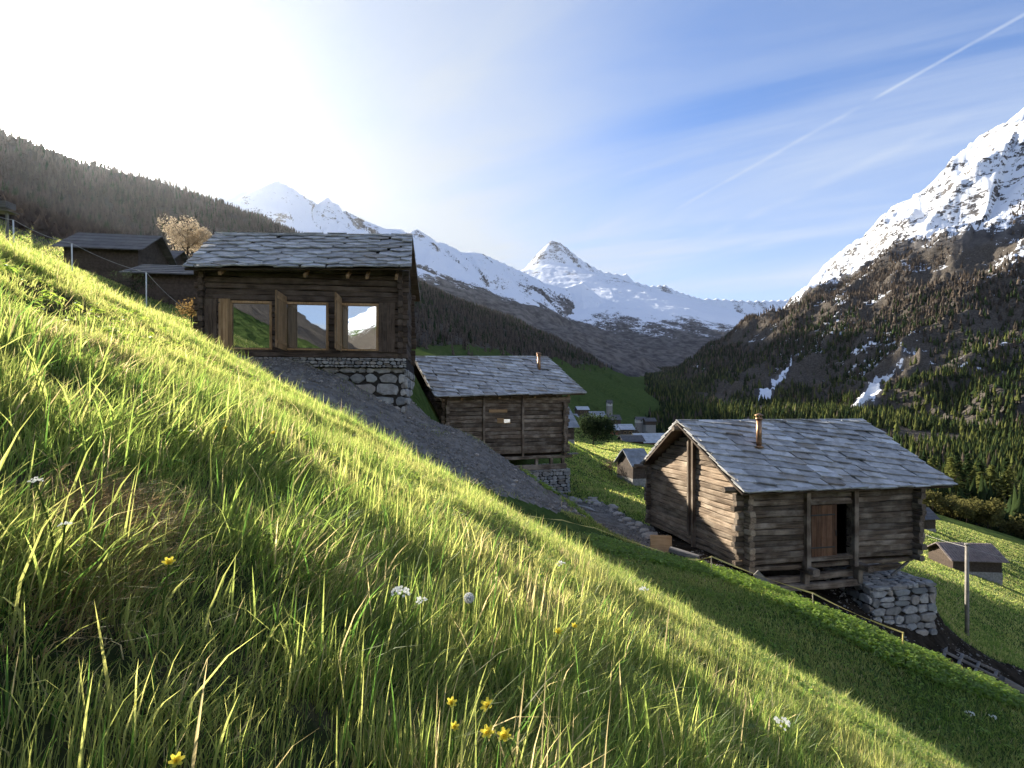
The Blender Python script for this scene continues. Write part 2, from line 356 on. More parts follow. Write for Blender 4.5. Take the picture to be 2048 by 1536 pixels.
# grid: rings spaced evenly in log distance, fine towards what the photo looks at
th = np.concatenate([np.arange(-180, -53, 2.2), np.arange(-53, 53, 0.10), np.arange(53, 180.01, 2.2)]); th[-1] = 180
rr = np.concatenate([np.exp(np.arange(math.log(0.14), math.log(11), 0.026)), np.exp(np.arange(math.log(11), math.log(40), 0.010)), np.exp(np.arange(math.log(40), math.log(260), 0.02)), np.exp(np.arange(math.log(260), math.log(15500), 0.0056))])
TH, RR = np.meshgrid(R(1) * th, rr, indexing='ij')
GX, GY = RR * np.sin(TH), RR * np.cos(TH)
GZ, GL, GD, GU = height(GX, GY)
nT, nR = GX.shape
jx, jy = GX + 0.5 * fbm(GX / 0.9, GY / 0.9, 3, 8), GY + 0.5 * fbm(GX / 0.9 + 40, GY / 0.9, 3, 9)
soil = np.where(GY > 0, (in_poly(jx, jy, BANK) * 1.0) + in_poly(jx, jy, SOIL) + in_poly(jx, jy, PATH), 0).clip(0, 1)
dark = np.where(GY > 0, in_poly(jx, jy, SOIL) * 1.0, 0)
nz = fbm(GX / 220, GY / 220, 5, 21)
nz2 = fbm(GX / 60, GY / 60, 4, 22)
gtx = np.gradient(GZ, axis=1) / np.maximum(np.gradient(RR, axis=1), 1e-6)
snow = np.zeros(GZ.shape); forest = np.zeros(GZ.shape)
names = ["valley_floor"] + [r[0] for r in RIDGES]
L = {n: i for i, n in enumerate(names)}
m = GL == L["snow_mountain"]; line = 1000 + np.clip((GY - 5000) * -0.16, -260, 60)
snow = np.where(m, 0.34 + np.minimum((GZ - line) / 620, 0.55) + nz * 0.9 + 0.9 * fbm(GX / 120, GY / 120, 4, 96) + 1.5 * fbm(GU / 140 + nz, GD / 700, 4, 94), snow)
m = GL == L["snow_peak"]; snow = np.where(m, 0.40 + np.minimum((GZ - 780) / 520, 0.5) + nz * 0.7 + 0.8 * fbm(GX / 170, GY / 170, 4, 97) + 0.9 * fbm(GU / 160 + nz, GD / 800, 4, 98) - 0.06 * sstep(2150, 2600, GZ), snow)
m = GL == L["rocky_mountain"]; line = 400 - np.clip((GY - 1500) * 0.03, 0, 80)
snow = np.where(m, 0.5 + (GZ - line) / 460 + nz * 1.2 + nz2 * 0.7 + 1.5 * fbm(GU / 55 + 1.2 * nz, GD / 330, 4, 93), snow)
forest = np.where(m, sstep(150, -40, GZ - line + 220 * nz), forest)
m = GL == L["far_snow_mountain"]; snow = np.where(m, 0.5 + (GZ - 430) / 160 + nz * 1.6, snow); forest = np.where(m, sstep(60, -60, GZ - 400), forest)
m = GL == L["hillside"]; forest = np.where(m, sstep(10, 60, GZ - (0.055 * GY + 8) + 60 * nz), forest)
m = GL == L["wooded_hill"]; forest = np.where(m, sstep(-60, 60, GZ - 170 + 200 * nz), forest)
grass = np.where((GL == 0) | (forest < 0.5), 1.0, 0.0) * (GL != L["snow_mountain"]) * (GL != L["snow_peak"])
grass = np.where((GL == L["rocky_mountain"]), sstep(-20, -50, GZ), grass)
wd = (GL == 0) & (TH < R(-16)) & (GY > 0) & (RR > 70)
forest = np.where(wd, 1.0, forest); grass = np.where(wd, 0.15, grass)
PXG = CX + F * np.tan(np.clip(TH, -1.3, 1.3))
wr = (GY > 0) & (((PXG > 1480) & (RR > 262 + 40 * nz2)) | ((PXG > 1290) & (RR > 480))) & ((GL == 0) | (GL == L["rocky_mountain"]) & (GZ < 60))
forest = np.where(wr, 1.0, forest); grass = np.where(wr, 0.0, grass)
# avalanche snow lying in two gullies of the rocky mountain
def cast(px, py, y0=500, y1=6000):
    Y = np.exp(np.linspace(math.log(y0), math.log(y1), 700)); X = (px - CX) / F * Y; Z = (CY - py) / F * Y
    hz = height(X, Y)[0]; hit = np.nonzero(hz >= Z)[0]
    i = hit[0] if len(hit) else len(Y) - 1
    return X[i], Y[i], hz[i]
tong = np.full(GZ.shape, 9e9)
for line_, wid in (([(1583, 715), (1572, 745), (1548, 772), (1530, 795), (1512, 822)], (2, 7, 11, 12, 5)),
                   ([(1830, 705), (1800, 735), (1752, 762), (1738, 790), (1712, 815), (1672, 845)], (3, 5, 5, 17, 14, 8))):
    q = [cast(*p) for p in line_]
    for (a, b, wa, wb) in zip(q[:-1], q[1:], wid[:-1], wid[1:]):
        ex, ey = b[0] - a[0], b[1] - a[1]; t = np.clip(((GX - a[0]) * ex + (GY - a[1]) * ey) / (ex * ex + ey * ey + 1e-9), 0, 1)
        d = np.hypot(GX - a[0] - t * ex, GY - a[1] - t * ey) / (wa + t * (wb - wa)) / (1 + 0.9 * nz2 + 1.0 * fbm(GX / 22, GY / 22, 3, 23))
        tong = np.minimum(tong, np.where(GL == L["rocky_mountain"], d, 9e9))
snow = np.maximum(snow, sstep(1.25, 0.75, tong)); forest = forest * (tong > 1.6)
ATTR = np.stack([snow.clip(0, 1), forest, grass, soil], -1)
ATTR2 = np.stack([dark, np.where((RR < 8) & (GY < 5.6), 1.0, 0.0), np.zeros_like(dark), np.ones_like(dark)], -1)

def terrain_mat():
    mt = bpy.data.materials.new("land"); mt.use_nodes = True; T = NT(mt.node_tree); mt.node_tree.nodes.clear()
    at = T.n('ShaderNodeAttribute', attribute_name='cover'); sp = T.n('ShaderNodeSeparateColor', {0: at.outputs['Color']})
    a2 = T.n('ShaderNodeAttribute', attribute_name='cover2'); sp2 = T.n('ShaderNodeSeparateColor', {0: a2.outputs['Color']})
    geo = T.n('ShaderNodeNewGeometry'); pos = geo.outputs['Position']; nrm = T.n('ShaderNodeSeparateXYZ', {0: geo.outputs['True Normal']})
    nf = T.noise(pos, 0.018, 9, 0.62); nm = T.noise(pos, 0.25, 6, 0.6); nn = T.noise(pos, 2.2, 7, 0.65); nn2 = T.noise(pos, 14, 5, 0.6)
    rock = T.mix(T.ss(nf, 0.3, 0.7), (0.045, 0.043, 0.045), (0.17, 0.155, 0.145))
    fl = T.mix(T.ss(nm, 0.3, 0.7), (0.056, 0.047, 0.039), (0.125, 0.108, 0.090))
    gr = T.mix(T.ss(nm, 0.3, 0.7), (0.060, 0.095, 0.028), (0.105, 0.135, 0.042))
    gr = T.mix(T.ss(nn, 0.35, 0.75), gr, (0.040, 0.060, 0.016))
    gr = T.mix(sp2.outputs[1], gr, T.mix(T.ss(nn2, 0.35, 0.7), (0.030, 0.040, 0.014), (0.075, 0.065, 0.035)))
    c = T.mix(T.ss(sp.outputs[1], 0.35, 0.65), rock, fl)
    c = T.mix(T.ss(T.m('ADD', sp.outputs[2], T.m('MULTIPLY', T.m('SUBTRACT', nm, 0.5), 0.7)), 0.4, 0.6), c, gr)
    so = T.mix(T.ss(nn, 0.32, 0.70), (0.140, 0.126, 0.108), (0.265, 0.240, 0.208))
    so = T.mix(T.ss(nn2, 0.60, 0.74), so, (0.25, 0.24, 0.225))
    so = T.mix(T.ss(T.noise(pos, 0.7, 5, 0.6), 0.55, 0.75, 0.0, 0.5), so, (0.065, 0.070, 0.035))
    sod = T.mix(T.ss(nn, 0.3, 0.7), (0.020, 0.016, 0.012), (0.050, 0.040, 0.030))
    so = T.mix(sp2.outputs[0], so, sod)
    c = T.mix(T.ss(T.m('ADD', at.outputs['Alpha'], T.m('MULTIPLY', T.m('SUBTRACT', nn, 0.5), 0.9)), 0.40, 0.60), c, so)
    nsn = T.noise(T.scl(pos, 1, 1, 2.2), 0.012, 10, 0.68, 0.4)
    steep = T.ss(nrm.outputs[2], 0.42, 0.82, -0.42, 0.16)
    nsn2 = T.noise(T.scl(pos, 1, 1, 1.6), 0.055, 9, 0.66, 0.6)
    sv = T.m('ADD', T.m('ADD', sp.outputs[0], T.m('ADD', T.m('MULTIPLY', T.m('SUBTRACT', nsn, 0.5), 1.3), T.m('MULTIPLY', T.m('SUBTRACT', nsn2, 0.53), 1.7))), steep)
    has = T.ss(sp.outputs[0], 0.02, 0.10)
    sv = T.m('MULTIPLY', T.ss(sv, 0.46, 0.58), has)
    c = T.mix(sv, c, (0.80, 0.82, 0.86))
    b1 = T.n('ShaderNodeBump', {'Height': nf, 'Distance': 14.0, 'Strength': 0.5})
    b2 = T.n('ShaderNodeBump', {'Height': T.m('ADD', nn, T.m('MULTIPLY', nn2, 0.35)), 'Distance': 0.05, 'Strength': 0.7, 'Normal': b1.outputs[0]})
    bs = T.n('ShaderNodeBsdfPrincipled', {'Base Color': c, 'Roughness': 1.0, 'Specular IOR Level': 0.0, 'Normal': b2.outputs[0]})
    o = T.n('ShaderNodeOutputMaterial'); T.link(bs.outputs[0], o.inputs[0]); return mt
M_LAND = terrain_mat()
vid = np.arange(nT * nR).reshape(nT, nR)
quads = np.stack([vid[:-1, :-1], vid[:-1, 1:], vid[1:, 1:], vid[1:, :-1]], -1).reshape(-1, 4)
qlab = GL[:-1, :-1].reshape(-1); qr = RR[:-1, :-1].reshape(-1)
qlab = np.where((qlab == 0) & (qr < 40), 99, qlab)
allv = np.stack([GX, GY, GZ], -1).reshape(-1, 3)
LAB = {"valley_floor": "green valley floor and lower meadows", "hillside": "dark wooded hillside under the sun", "snow_mountain": "jagged snowy mountain chain behind the upper cabin",
       "snow_peak": "pointed snow peak closing the valley", "rocky_mountain": "steep mountain with snow above and forest below", "wooded_hill": "wooded hill down the valley",
       "far_snow_mountain": "snow mountain down the valley", "ground": "steep grassy hillside with a bare earth bank"}
for li in [99] + list(range(len(names))):
    sel = quads[qlab == li]
    if not len(sel): continue
    used, inv = np.unique(sel, return_inverse=True); inv = inv.reshape(-1)
    nm = "ground" if li == 99 else names[li]
    o = np_mesh(nm, allv[used], inv, np.arange(len(sel)) * 4, M_LAND, smooth=True,
                cols={"cover": ATTR.reshape(-1, 4)[used], "cover2": ATTR2.reshape(-1, 4)[used]})
    tag(o, LAB[nm], kind="structure")

def on_ground(px, py, off=0.0, y0=0.35, y1=9.0):
    """where a sight line first comes down to the given height over the near slope"""
    Y = np.linspace(y0, y1, 3000); X = (px - CX) / F * Y; Z = (CY - py) / F * Y
    hit = np.nonzero(height(X, Y)[0] + off >= Z)[0]; return float(Y[hit[0]]) if len(hit) else y1
# ------------------------------------------------------------------ materials of the built things
def simple(name, col, rough=0.8, spec=0.3, metal=0.0, var=0.25, scale=6.0, bump=0.0, bscale=20.0):
    mt = bpy.data.materials.new(name); mt.use_nodes = True; T = NT(mt.node_tree); mt.node_tree.nodes.clear()
    co = T.n('ShaderNodeTexCoord').outputs['Object']; isl = T.n('ShaderNodeNewGeometry').outputs['Random Per Island']
    n = T.noise(co, scale, 6, 0.6)
    k = T.m('ADD', T.ss(n, 0.25, 0.75, 1 - var, 1 + var), T.m('MULTIPLY', T.m('SUBTRACT', isl, 0.5), var))
    c = T.n('ShaderNodeVectorMath', {0: tuple(col), 'Scale': k}, operation='SCALE').outputs[0]
    ins = {'Base Color': c, 'Roughness': rough, 'Specular IOR Level': spec, 'Metallic': metal}
    if bump: ins['Normal'] = T.n('ShaderNodeBump', {'Height': T.noise(co, bscale, 6, 0.6), 'Distance': bump, 'Strength': 0.8}).outputs[0]
    bs = T.n('ShaderNodeBsdfPrincipled', ins); o = T.n('ShaderNodeOutputMaterial'); T.link(bs.outputs[0], o.inputs[0]); return mt

def wood(name, dark, mid, light, axis=0, amount=0.5):
    """weathered timber, grain along one local axis, every log its own tone"""
    mt = bpy.data.materials.new(name); mt.use_nodes = True; T = NT(mt.node_tree); mt.node_tree.nodes.clear()
    co = T.n('ShaderNodeTexCoord').outputs['Object']; isl = T.n('ShaderNodeNewGeometry').outputs['Random Per Island']
    off = T.n('ShaderNodeCombineXYZ', {0: T.m('MULTIPLY', isl, 37.0), 1: T.m('MULTIPLY', isl, 11.0), 2: T.m('MULTIPLY', isl, 53.0)}).outputs[0]
    sh = T.n('ShaderNodeVectorMath', {0: co, 1: off}, operation='ADD').outputs[0]
    sc_ = [26.0, 26.0, 26.0]; sc_[axis] = 0.9
    g = T.noise(T.scl(sh, *sc_), 1.0, 5, 0.65, 0.6)
    sc2 = [70.0, 70.0, 70.0]; sc2[axis] = 1.6
    cr = T.noise(T.scl(sh, *sc2), 1.0, 3, 0.6, 0.3)
    blot = T.noise(sh, 1.3, 4, 0.6)
    c = T.mix(T.ss(g, 0.28, 0.70), dark, mid)
    c = T.mix(T.m('MULTIPLY', T.ss(blot, 0.40, 0.72), amount), c, light)
    c = T.mix(T.ss(cr, 0.36, 0.30, 0.0, 0.75), c, (0.010, 0.008, 0.006))
    k = T.m('ADD', 0.62, T.m('MULTIPLY', isl, 0.76))
    c = T.n('ShaderNodeVectorMath', {0: c, 'Scale': k}, operation='SCALE').outputs[0]
    bp = T.n('ShaderNodeBump', {'Height': T.m('ADD', g, cr), 'Distance': 0.012, 'Strength': 0.9})
    bs = T.n('ShaderNodeBsdfPrincipled', {'Base Color': c, 'Roughness': 0.82, 'Specular IOR Level': 0.25, 'Normal': bp.outputs[0]})
    o = T.n('ShaderNodeOutputMaterial'); T.link(bs.outputs[0], o.inputs[0]); return mt

OLD = ((0.030, 0.021, 0.014), (0.205, 0.148, 0.102), (0.50, 0.415, 0.32))
M_WOODX = wood("old_timber_lengthwise", *OLD, axis=0); M_WOODY = wood("old_timber_crosswise", *OLD, axis=1); M_WOODZ = wood("old_timber_upright", *OLD, axis=2)
SUNW = ((0.10, 0.072, 0.048), (0.26, 0.20, 0.145), (0.40, 0.33, 0.25))
M_GABLE = wood("sunlit_gable_timber", (0.10, 0.068, 0.044), (0.36, 0.26, 0.175), (0.56, 0.45, 0.33), axis=1)  # lighter copy of the timber: the gable's sunlight is put into its colour
BRN = ((0.028, 0.019, 0.013), (0.115, 0.078, 0.053), (0.21, 0.16, 0.12))
M_DARKX = wood("dark_brown_timber", *BRN, axis=0); M_DARKY = wood("dark_brown_timber_crosswise", *BRN, axis=1); M_DARKZ = wood("dark_brown_timber_upright", *BRN, axis=2)
M_LARCH = wood("fresh_larch", (0.22, 0.125, 0.055), (0.42, 0.26, 0.125), (0.50, 0.33, 0.18), axis=2)
M_LARCHX = wood("fresh_larch_lengthwise", (0.22, 0.125, 0.055), (0.42, 0.26, 0.125), (0.50, 0.33, 0.18), axis=0)
M_DOOR = wood("red_brown_door_boards", (0.070, 0.034, 0.018), (0.17, 0.085, 0.045), (0.21, 0.12, 0.07), axis=2)
M_GREYW = wood("grey_weathered_wood", (0.11, 0.10, 0.09), (0.27, 0.25, 0.22), (0.38, 0.36, 0.33), axis=2)
M_GREYX = wood("grey_weathered_plank", (0.09, 0.08, 0.07), (0.22, 0.20, 0.175), (0.33, 0.30, 0.27), axis=0)

def slate():
    mt = bpy.data.materials.new("stone_slab_roofing"); mt.use_nodes = True; T = NT(mt.node_tree); mt.node_tree.nodes.clear()
    co = T.n('ShaderNodeTexCoord').outputs['Object']; isl = T.n('ShaderNodeNewGeometry').outputs['Random Per Island']
    n = T.noise(co, 3.0, 7, 0.65); n2 = T.noise(co, 0.9, 4, 0.6); n3 = T.noise(co, 22.0, 5, 0.6)
    c = T.mix(T.ss(n, 0.3, 0.72), (0.285, 0.275, 0.26), (0.54, 0.525, 0.505))
    c = T.mix(T.ss(isl, 0.80, 1.0, 0.0, 0.55), c, (0.62, 0.63, 0.63))
    c = T.mix(T.ss(isl, 0.16, 0.0, 0.0, 0.55), c, (0.25, 0.19, 0.125))
    c = T.mix(T.ss(n2, 0.55, 0.75, 0.0, 0.45), c, (0.24, 0.19, 0.11))
    c = T.mix(T.ss(n3, 0.60, 0.75, 0.0, 0.55), c, (0.10, 0.10, 0.10))
    k = T.m('ADD', 0.72, T.m('MULTIPLY', T.m('FRACT', T.m('MULTIPLY', isl, 7.31)), 0.55))
    c = T.n('ShaderNodeVectorMath', {0: c, 'Scale': k}, operation='SCALE').outputs[0]
    bp = T.n('ShaderNodeBump', {'Height': T.m('ADD', n, T.m('MULTIPLY', n3, 0.4)), 'Distance': 0.02, 'Strength': 0.6})
    bs = T.n('ShaderNodeBsdfPrincipled', {'Base Color': c, 'Roughness': 0.62, 'Specular IOR Level': 0.3, 'Normal': bp.outputs[0]})
    o = T.n('ShaderNodeOutputMaterial'); T.link(bs.outputs[0], o.inputs[0]); return mt
M_SLATE = slate()
def stone():
    mt = bpy.data.materials.new("field_stone"); mt.use_nodes = True; T = NT(mt.node_tree); mt.node_tree.nodes.clear()
    co = T.n('ShaderNodeTexCoord').outputs['Object']; isl = T.n('ShaderNodeNewGeometry').outputs['Random Per Island']
    n = T.noise(co, 5.0, 7, 0.65); n3 = T.noise(co, 30.0, 5, 0.6)
    c = T.mix(T.ss(n, 0.3, 0.72), (0.24, 0.225, 0.205), (0.44, 0.42, 0.385))
    c = T.mix(T.ss(isl, 0.75, 1.0, 0.0, 0.6), c, (0.30, 0.24, 0.18))
    c = T.mix(T.ss(isl, 0.30, 0.0, 0.0, 0.6), c, (0.23, 0.25, 0.255))
    c = T.mix(T.ss(n3, 0.60, 0.75, 0.0, 0.4), c, (0.14, 0.13, 0.12))
    k = T.m('ADD', 0.7, T.m('MULTIPLY', T.m('FRACT', T.m('MULTIPLY', isl, 7.31)), 0.6))
    c = T.n('ShaderNodeVectorMath', {0: c, 'Scale': k}, operation='SCALE').outputs[0]
    bp = T.n('ShaderNodeBump', {'Height': T.m('ADD', n, T.m('MULTIPLY', n3, 0.4)), 'Distance': 0.03, 'Strength': 0.8})
    bs = T.n('ShaderNodeBsdfPrincipled', {'Base Color': c, 'Roughness': 0.85, 'Specular IOR Level': 0.25, 'Normal': bp.outputs[0]})
    o = T.n('ShaderNodeOutputMaterial'); T.link(bs.outputs[0], o.inputs[0]); return mt
M_STONE = stone()
M_GAP = simple("dark_joint_earth", (0.045, 0.040, 0.035), 0.95, 0.05)
M_IRON = simple("black_iron", (0.03, 0.028, 0.026), 0.5, 0.5)
M_PIPE = simple("rusty_copper_flue", (0.34, 0.19, 0.10), 0.42, 0.5, 0.75, 0.35, 9.0)
M_INSIDE = simple("dark_interior", (0.030, 0.022, 0.016), 0.9, 0.1)
def glass():
    mt = bpy.data.materials.new("window_glass"); mt.use_nodes = True; T = NT(mt.node_tree); mt.node_tree.nodes.clear()
    co = T.n('ShaderNodeTexCoord').outputs['Object']
    bp = T.n('ShaderNodeBump', {'Height': T.noise(co, 1.1, 2, 0.4), 'Distance': 0.006, 'Strength': 0.5})
    gl = T.n('ShaderNodeBsdfGlossy', {0: (0.82, 0.86, 0.90, 1), 'Roughness': 0.015, 'Normal': bp.outputs[0]})
    tr = T.n('ShaderNodeBsdfTransparent', {0: (0.55, 0.6, 0.58, 1)})
    mx = T.n('ShaderNodeMixShader', {0: 0.70, 1: tr.outputs[0], 2: gl.outputs[0]})
    o = T.n('ShaderNodeOutputMaterial'); T.link(mx.outputs[0], o.inputs[0]); return mt
M_GLASS = glass()
# ------------------------------------------------------------------ log cabins
class House:
    """local frame: x along the front, y into depth, z up from the foot of the log wall"""
    def __init__(s, name, label, FL, FR_px, tan_yaw, D, z0, z1, cat="cabin", group=None):
        s.X0, s.Y0 = FL; s.yaw = math.atan(tan_yaw); s.c, s.s = math.cos(s.yaw), math.sin(s.yaw)
        s.z0 = z0; s.D = D; s.H = z1 - z0
        s.root = empty(name, (s.X0, s.Y0, z0), s.yaw); tag(s.root, label, cat, group)
        s.L = s.fx(FR_px)
    def fx(s, px, dy=0.0):
        k = (px - CX) / F; x0, y0 = s.X0 - s.s * dy, s.Y0 + s.c * dy
        return (k * y0 - x0) / (s.c - k * s.s)
    def fz(s, px, py, dy=0.0):
        t = s.fx(px, dy); return (CY - py) / F * (s.Y0 + t * s.s + s.c * dy) - s.z0
    def loc(s, w):
        dx, dy = w[0] - s.X0, w[1] - s.Y0
        return Vector((dx * s.c + dy * s.s, -dx * s.s + dy * s.c, w[2] - s.z0))

def log_wall_x(mb, x0, x1, y, z0, z1, n, holes=(), th=0.20, ext=(0.22, 0.22), rough=0.014):
    zs = np.linspace(z0, z1, n + 1); zs[1:-1] += rng.uniform(-0.02, 0.02, n - 1)
    for i in range(n):
        a, b = zs[i], zs[i + 1]; mid = (a + b) / 2
        cuts = sorted([(h[0], h[1]) for h in holes if h[2] < mid < h[3]])
        segs = []; cur = x0 - ext[0] * random.uniform(0.6, 1.25)
        for c0, c1 in cuts: segs.append((cur, c0)); cur = c1
        segs.append((cur, x1 + ext[1] * random.uniform(0.6, 1.25)))
        for p, q in segs:
            if q - p > 0.05:
                dy = random.uniform(-0.018, 0.018)
                mb.log((p, y + dy, mid), (q, y + dy, mid + random.uniform(-0.012, 0.012)), th * random.uniform(0.9, 1.08), (b - a) * random.uniform(0.90, 0.985), rough=rough)
def gable_y(mb, x, y0, y1, z0, z1, zr, yr, n, th=0.20, ext=0.22, rough=0.014, off=0.5):
    """log gable at x, full courses to z1 then shortened courses to the ridge (yr, zr)"""
    h = (z1 - z0) / n; z = z0 - h * off; k = 0
    while z < zr - 0.10:
        mid = z + h / 2; a, b = y0 - ext * random.uniform(0.6, 1.25), y1 + ext * random.uniform(0.6, 1.25)
        if mid + h * 0.5 > z1:
            f = min(1.0, (mid + h * 0.35 - z1) / (zr - z1)); a = y0 + (yr - y0) * f; b = y1 + (yr - y1) * f
        if b - a > 0.15 and mid > z0 - h * 0.3:
            dx = random.uniform(-0.018, 0.018)
            mb.log((x + dx, a, mid), (x + dx, b, mid + random.uniform(-0.012, 0.012)), th * random.uniform(0.9, 1.08), h * random.uniform(0.90, 0.985), rough=rough)
        z += h; k += 1

def gap_backing(r, L, D, H, rl, holes=()):
    """added dark lining so spaces between logs read as shade, open where the front has openings"""
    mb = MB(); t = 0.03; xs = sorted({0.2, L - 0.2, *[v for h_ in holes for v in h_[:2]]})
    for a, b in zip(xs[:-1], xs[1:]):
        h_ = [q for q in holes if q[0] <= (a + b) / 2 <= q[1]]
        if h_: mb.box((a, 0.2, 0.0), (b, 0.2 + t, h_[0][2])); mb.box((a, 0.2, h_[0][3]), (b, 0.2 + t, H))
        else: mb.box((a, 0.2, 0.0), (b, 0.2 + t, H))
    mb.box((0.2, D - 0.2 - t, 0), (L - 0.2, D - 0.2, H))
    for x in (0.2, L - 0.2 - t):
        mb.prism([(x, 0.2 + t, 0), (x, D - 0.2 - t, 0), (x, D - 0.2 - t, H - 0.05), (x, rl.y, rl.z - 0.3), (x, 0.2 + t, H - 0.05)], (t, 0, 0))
    return mb.build("dark_gap_backing", M_INSIDE, r)  # dark sheets added behind the logs to stand for shade in the gaps

def slab_roof(name, parent, eL, eR, rL, rR, w, e, tip, slant, th=0.05, cap=True, deck=0.07, seed=1):
    """pitched roof of split stone slabs; corners in local coordinates, back slope mirrored over the ridge"""
    rs = random.Random(seed); mb = MB()
    sides = [(eL, eR, rL, rR), None]
    bL = Vector((eL.x, 2 * rL.y - eL.y, eL.z)); bR = Vector((eR.x, 2 * rR.y - eR.y, eR.z))
    for si, (a, b, c, d) in enumerate(((eL, eR, rL, rR), (bR, bL, rR, rL))):
        Wd = ((b - a).length + (d - c).length) / 2; Hs = ((c - a).length + (d - b).length) / 2
        nrm = (b - a).cross(c - a).normalized()
        def pt(u, v, o):
            u = min(max(u / Wd, 0), 1); v = min(max(v / Hs, -0.02), 1)
            return a * (1 - u) * (1 - v) + b * u * (1 - v) + c * (1 - u) * v + d * u * v + nrm * o
        mb.cur = 1   # boarding under the slabs
        q = [pt(0, 0.02, 0), pt(Wd, 0.02, 0), pt(Wd, Hs, 0), pt(0, Hs, 0)]
        mb.prism(q, -nrm * deck)
        mb.cur = 0
        rows = int(Hs / e) + 2; cols = int(Wd / w) + 3
        for j in range(-1, rows + (2 if slant else 0)):
            for i in range(-2, cols):
                ww = w * rs.uniform(0.88, 1.10)
                x0 = (i + (0.5 if j % 2 else 0.0) * (0.35 if slant else 1)) * w + rs.uniform(-0.05, 0.05) * w
                y0 = j * e - slant * e * (i - int(i / 5) * 5) + rs.uniform(-0.10, 0.10) * e
                hl, hr = tip[1] * e * rs.uniform(0.8, 1.2), tip[2] * e * rs.uniform(0.8, 1.2)
                p = [(x0, y0 + hl), (x0 + ww * tip[0] * rs.uniform(0.85, 1.15), y0), (x0 + ww, y0 + hr), (x0 + ww * 0.97, y0 + e * 2.0), (x0 + ww * 0.05, y0 + e * 2.0)]
                if max(q_[0] for q_ in p) < 0.02 or min(q_[0] for q_ in p) > Wd - 0.02 or y0 > Hs - 0.05 or y0 + e * 2 < 0.1: continue
                lift = th * rs.uniform(1.0, 1.7); t = th * rs.uniform(0.8, 1.3)
                edge = [max(0.0, -q_[1]) * 0 for q_ in p]
                jut = rs.uniform(-0.03, 0.05)
                vs = []
                for (x, y) in p:
                    o = lift * (1.9 - 1.55 * min(1, max(0, (y - y0) / (2 * e))))
                    vs.append(pt(x, y + (jut if j <= 0 else 0), o + 0.008))
                # drop slabs squashed to nothing by the edges
                if (vs[2] - vs[0]).length < 0.06 or (vs[3] - vs[2]).length < 0.06: continue
                mb.prism(vs, nrm * t)
    rf = mb.build(name, [M_SLATE, M_DARKX], parent)
    if cap:
        mc = MB(); n = max(3, int((rR - rL).length / 0.7)); up = Vector((0, 0, 1))
        for i in range(n):
            p, q = rL.lerp(rR, i / n), rL.lerp(rR, (i + 1.08) / n if i < n - 1 else 1.0)
            dz = up * (0.07 + rs.uniform(0, 0.02)); hw = Vector((0, 0.17 + rs.uniform(0, 0.05), 0)); sl = up * -0.07
            mc.prism([p - hw + sl + dz, p + dz + up * 0.02, q + dz + up * 0.02, q - hw + sl + dz], up * 0.035)
            mc.prism([p + dz + up * 0.024, p + hw + sl + dz, q + hw + sl + dz, q + dz + up * 0.024], up * 0.035)
        mc.build("ridge_cap", M_SLATE, rf)
    return rf

def stone_face(mb, O, ux, uz, W_, H_, nrm, smin, smax, skip=None, seed=3, prot=0.07):
    """fieldstone facing: rows of irregular rounded stones on the plane O + x*ux + z*uz"""
    rs = random.Random(seed); z = 0.0
    while z < H_ - 0.04:
        h = min(rs.uniform(smin, smax), H_ - z); x = -rs.uniform(0, smax * 0.5)
        if H_ - z - h < smin * 0.5: h = H_ - z
        while x < W_:
            w = rs.uniform(smin * 1.0, smax * 1.9); x1 = min(x + w, W_); x0 = max(x, 0)
            subs = [(z, h)]
            if h > smax * 0.75 and rs.random() < 0.35: f = rs.uniform(0.4, 0.6); subs = [(z, h * f), (z + h * f, h * (1 - f))]
            if x1 - x0 > smin * 0.35 and not (skip and skip((x0 + x1) / 2, z + h / 2)):
                for zz, hh in subs:
                    cx, cz, hw, hz = (x0 + x1) / 2, zz + hh / 2, (x1 - x0) / 2 * 0.95, hh / 2 * 0.94
                    ring = []; ph = rs.uniform(0, 1)
                    for k in range(9):
                        t = 2 * math.pi * (k + ph + rs.uniform(-0.3, 0.3)) / 9; ct, st = math.cos(t), math.sin(t)
                        e_ = (abs(ct) ** 4.0 + abs(st) ** 4.0) ** -0.25 * rs.uniform(0.80, 1.12)
                        ring.append((cx + hw * ct * e_, cz + hz * st * e_))
                    pr = prot * rs.uniform(0.5, 1.3); base = len(mb.v); vs = []
                    for sc_, d in ((1.0, -0.10), (1.0, pr * 0.45), (0.93, pr * 0.92), (0.70, pr)):
                        for (a, b) in ring: vs.append(O + ux * (cx + (a - cx) * sc_) + uz * (cz + (b - cz) * sc_) + nrm * (d + rs.uniform(-0.014, 0.014)))
                    fs = [(r * 9 + k, r * 9 + (k + 1) % 9, (r + 1) * 9 + (k + 1) % 9, (r + 1) * 9 + k) for r in range(3) for k in range(9)]
                    fs.append(tuple(27 + k for k in range(9)))
                    mb.add(vs, fs)
            x = x + w
        z += h
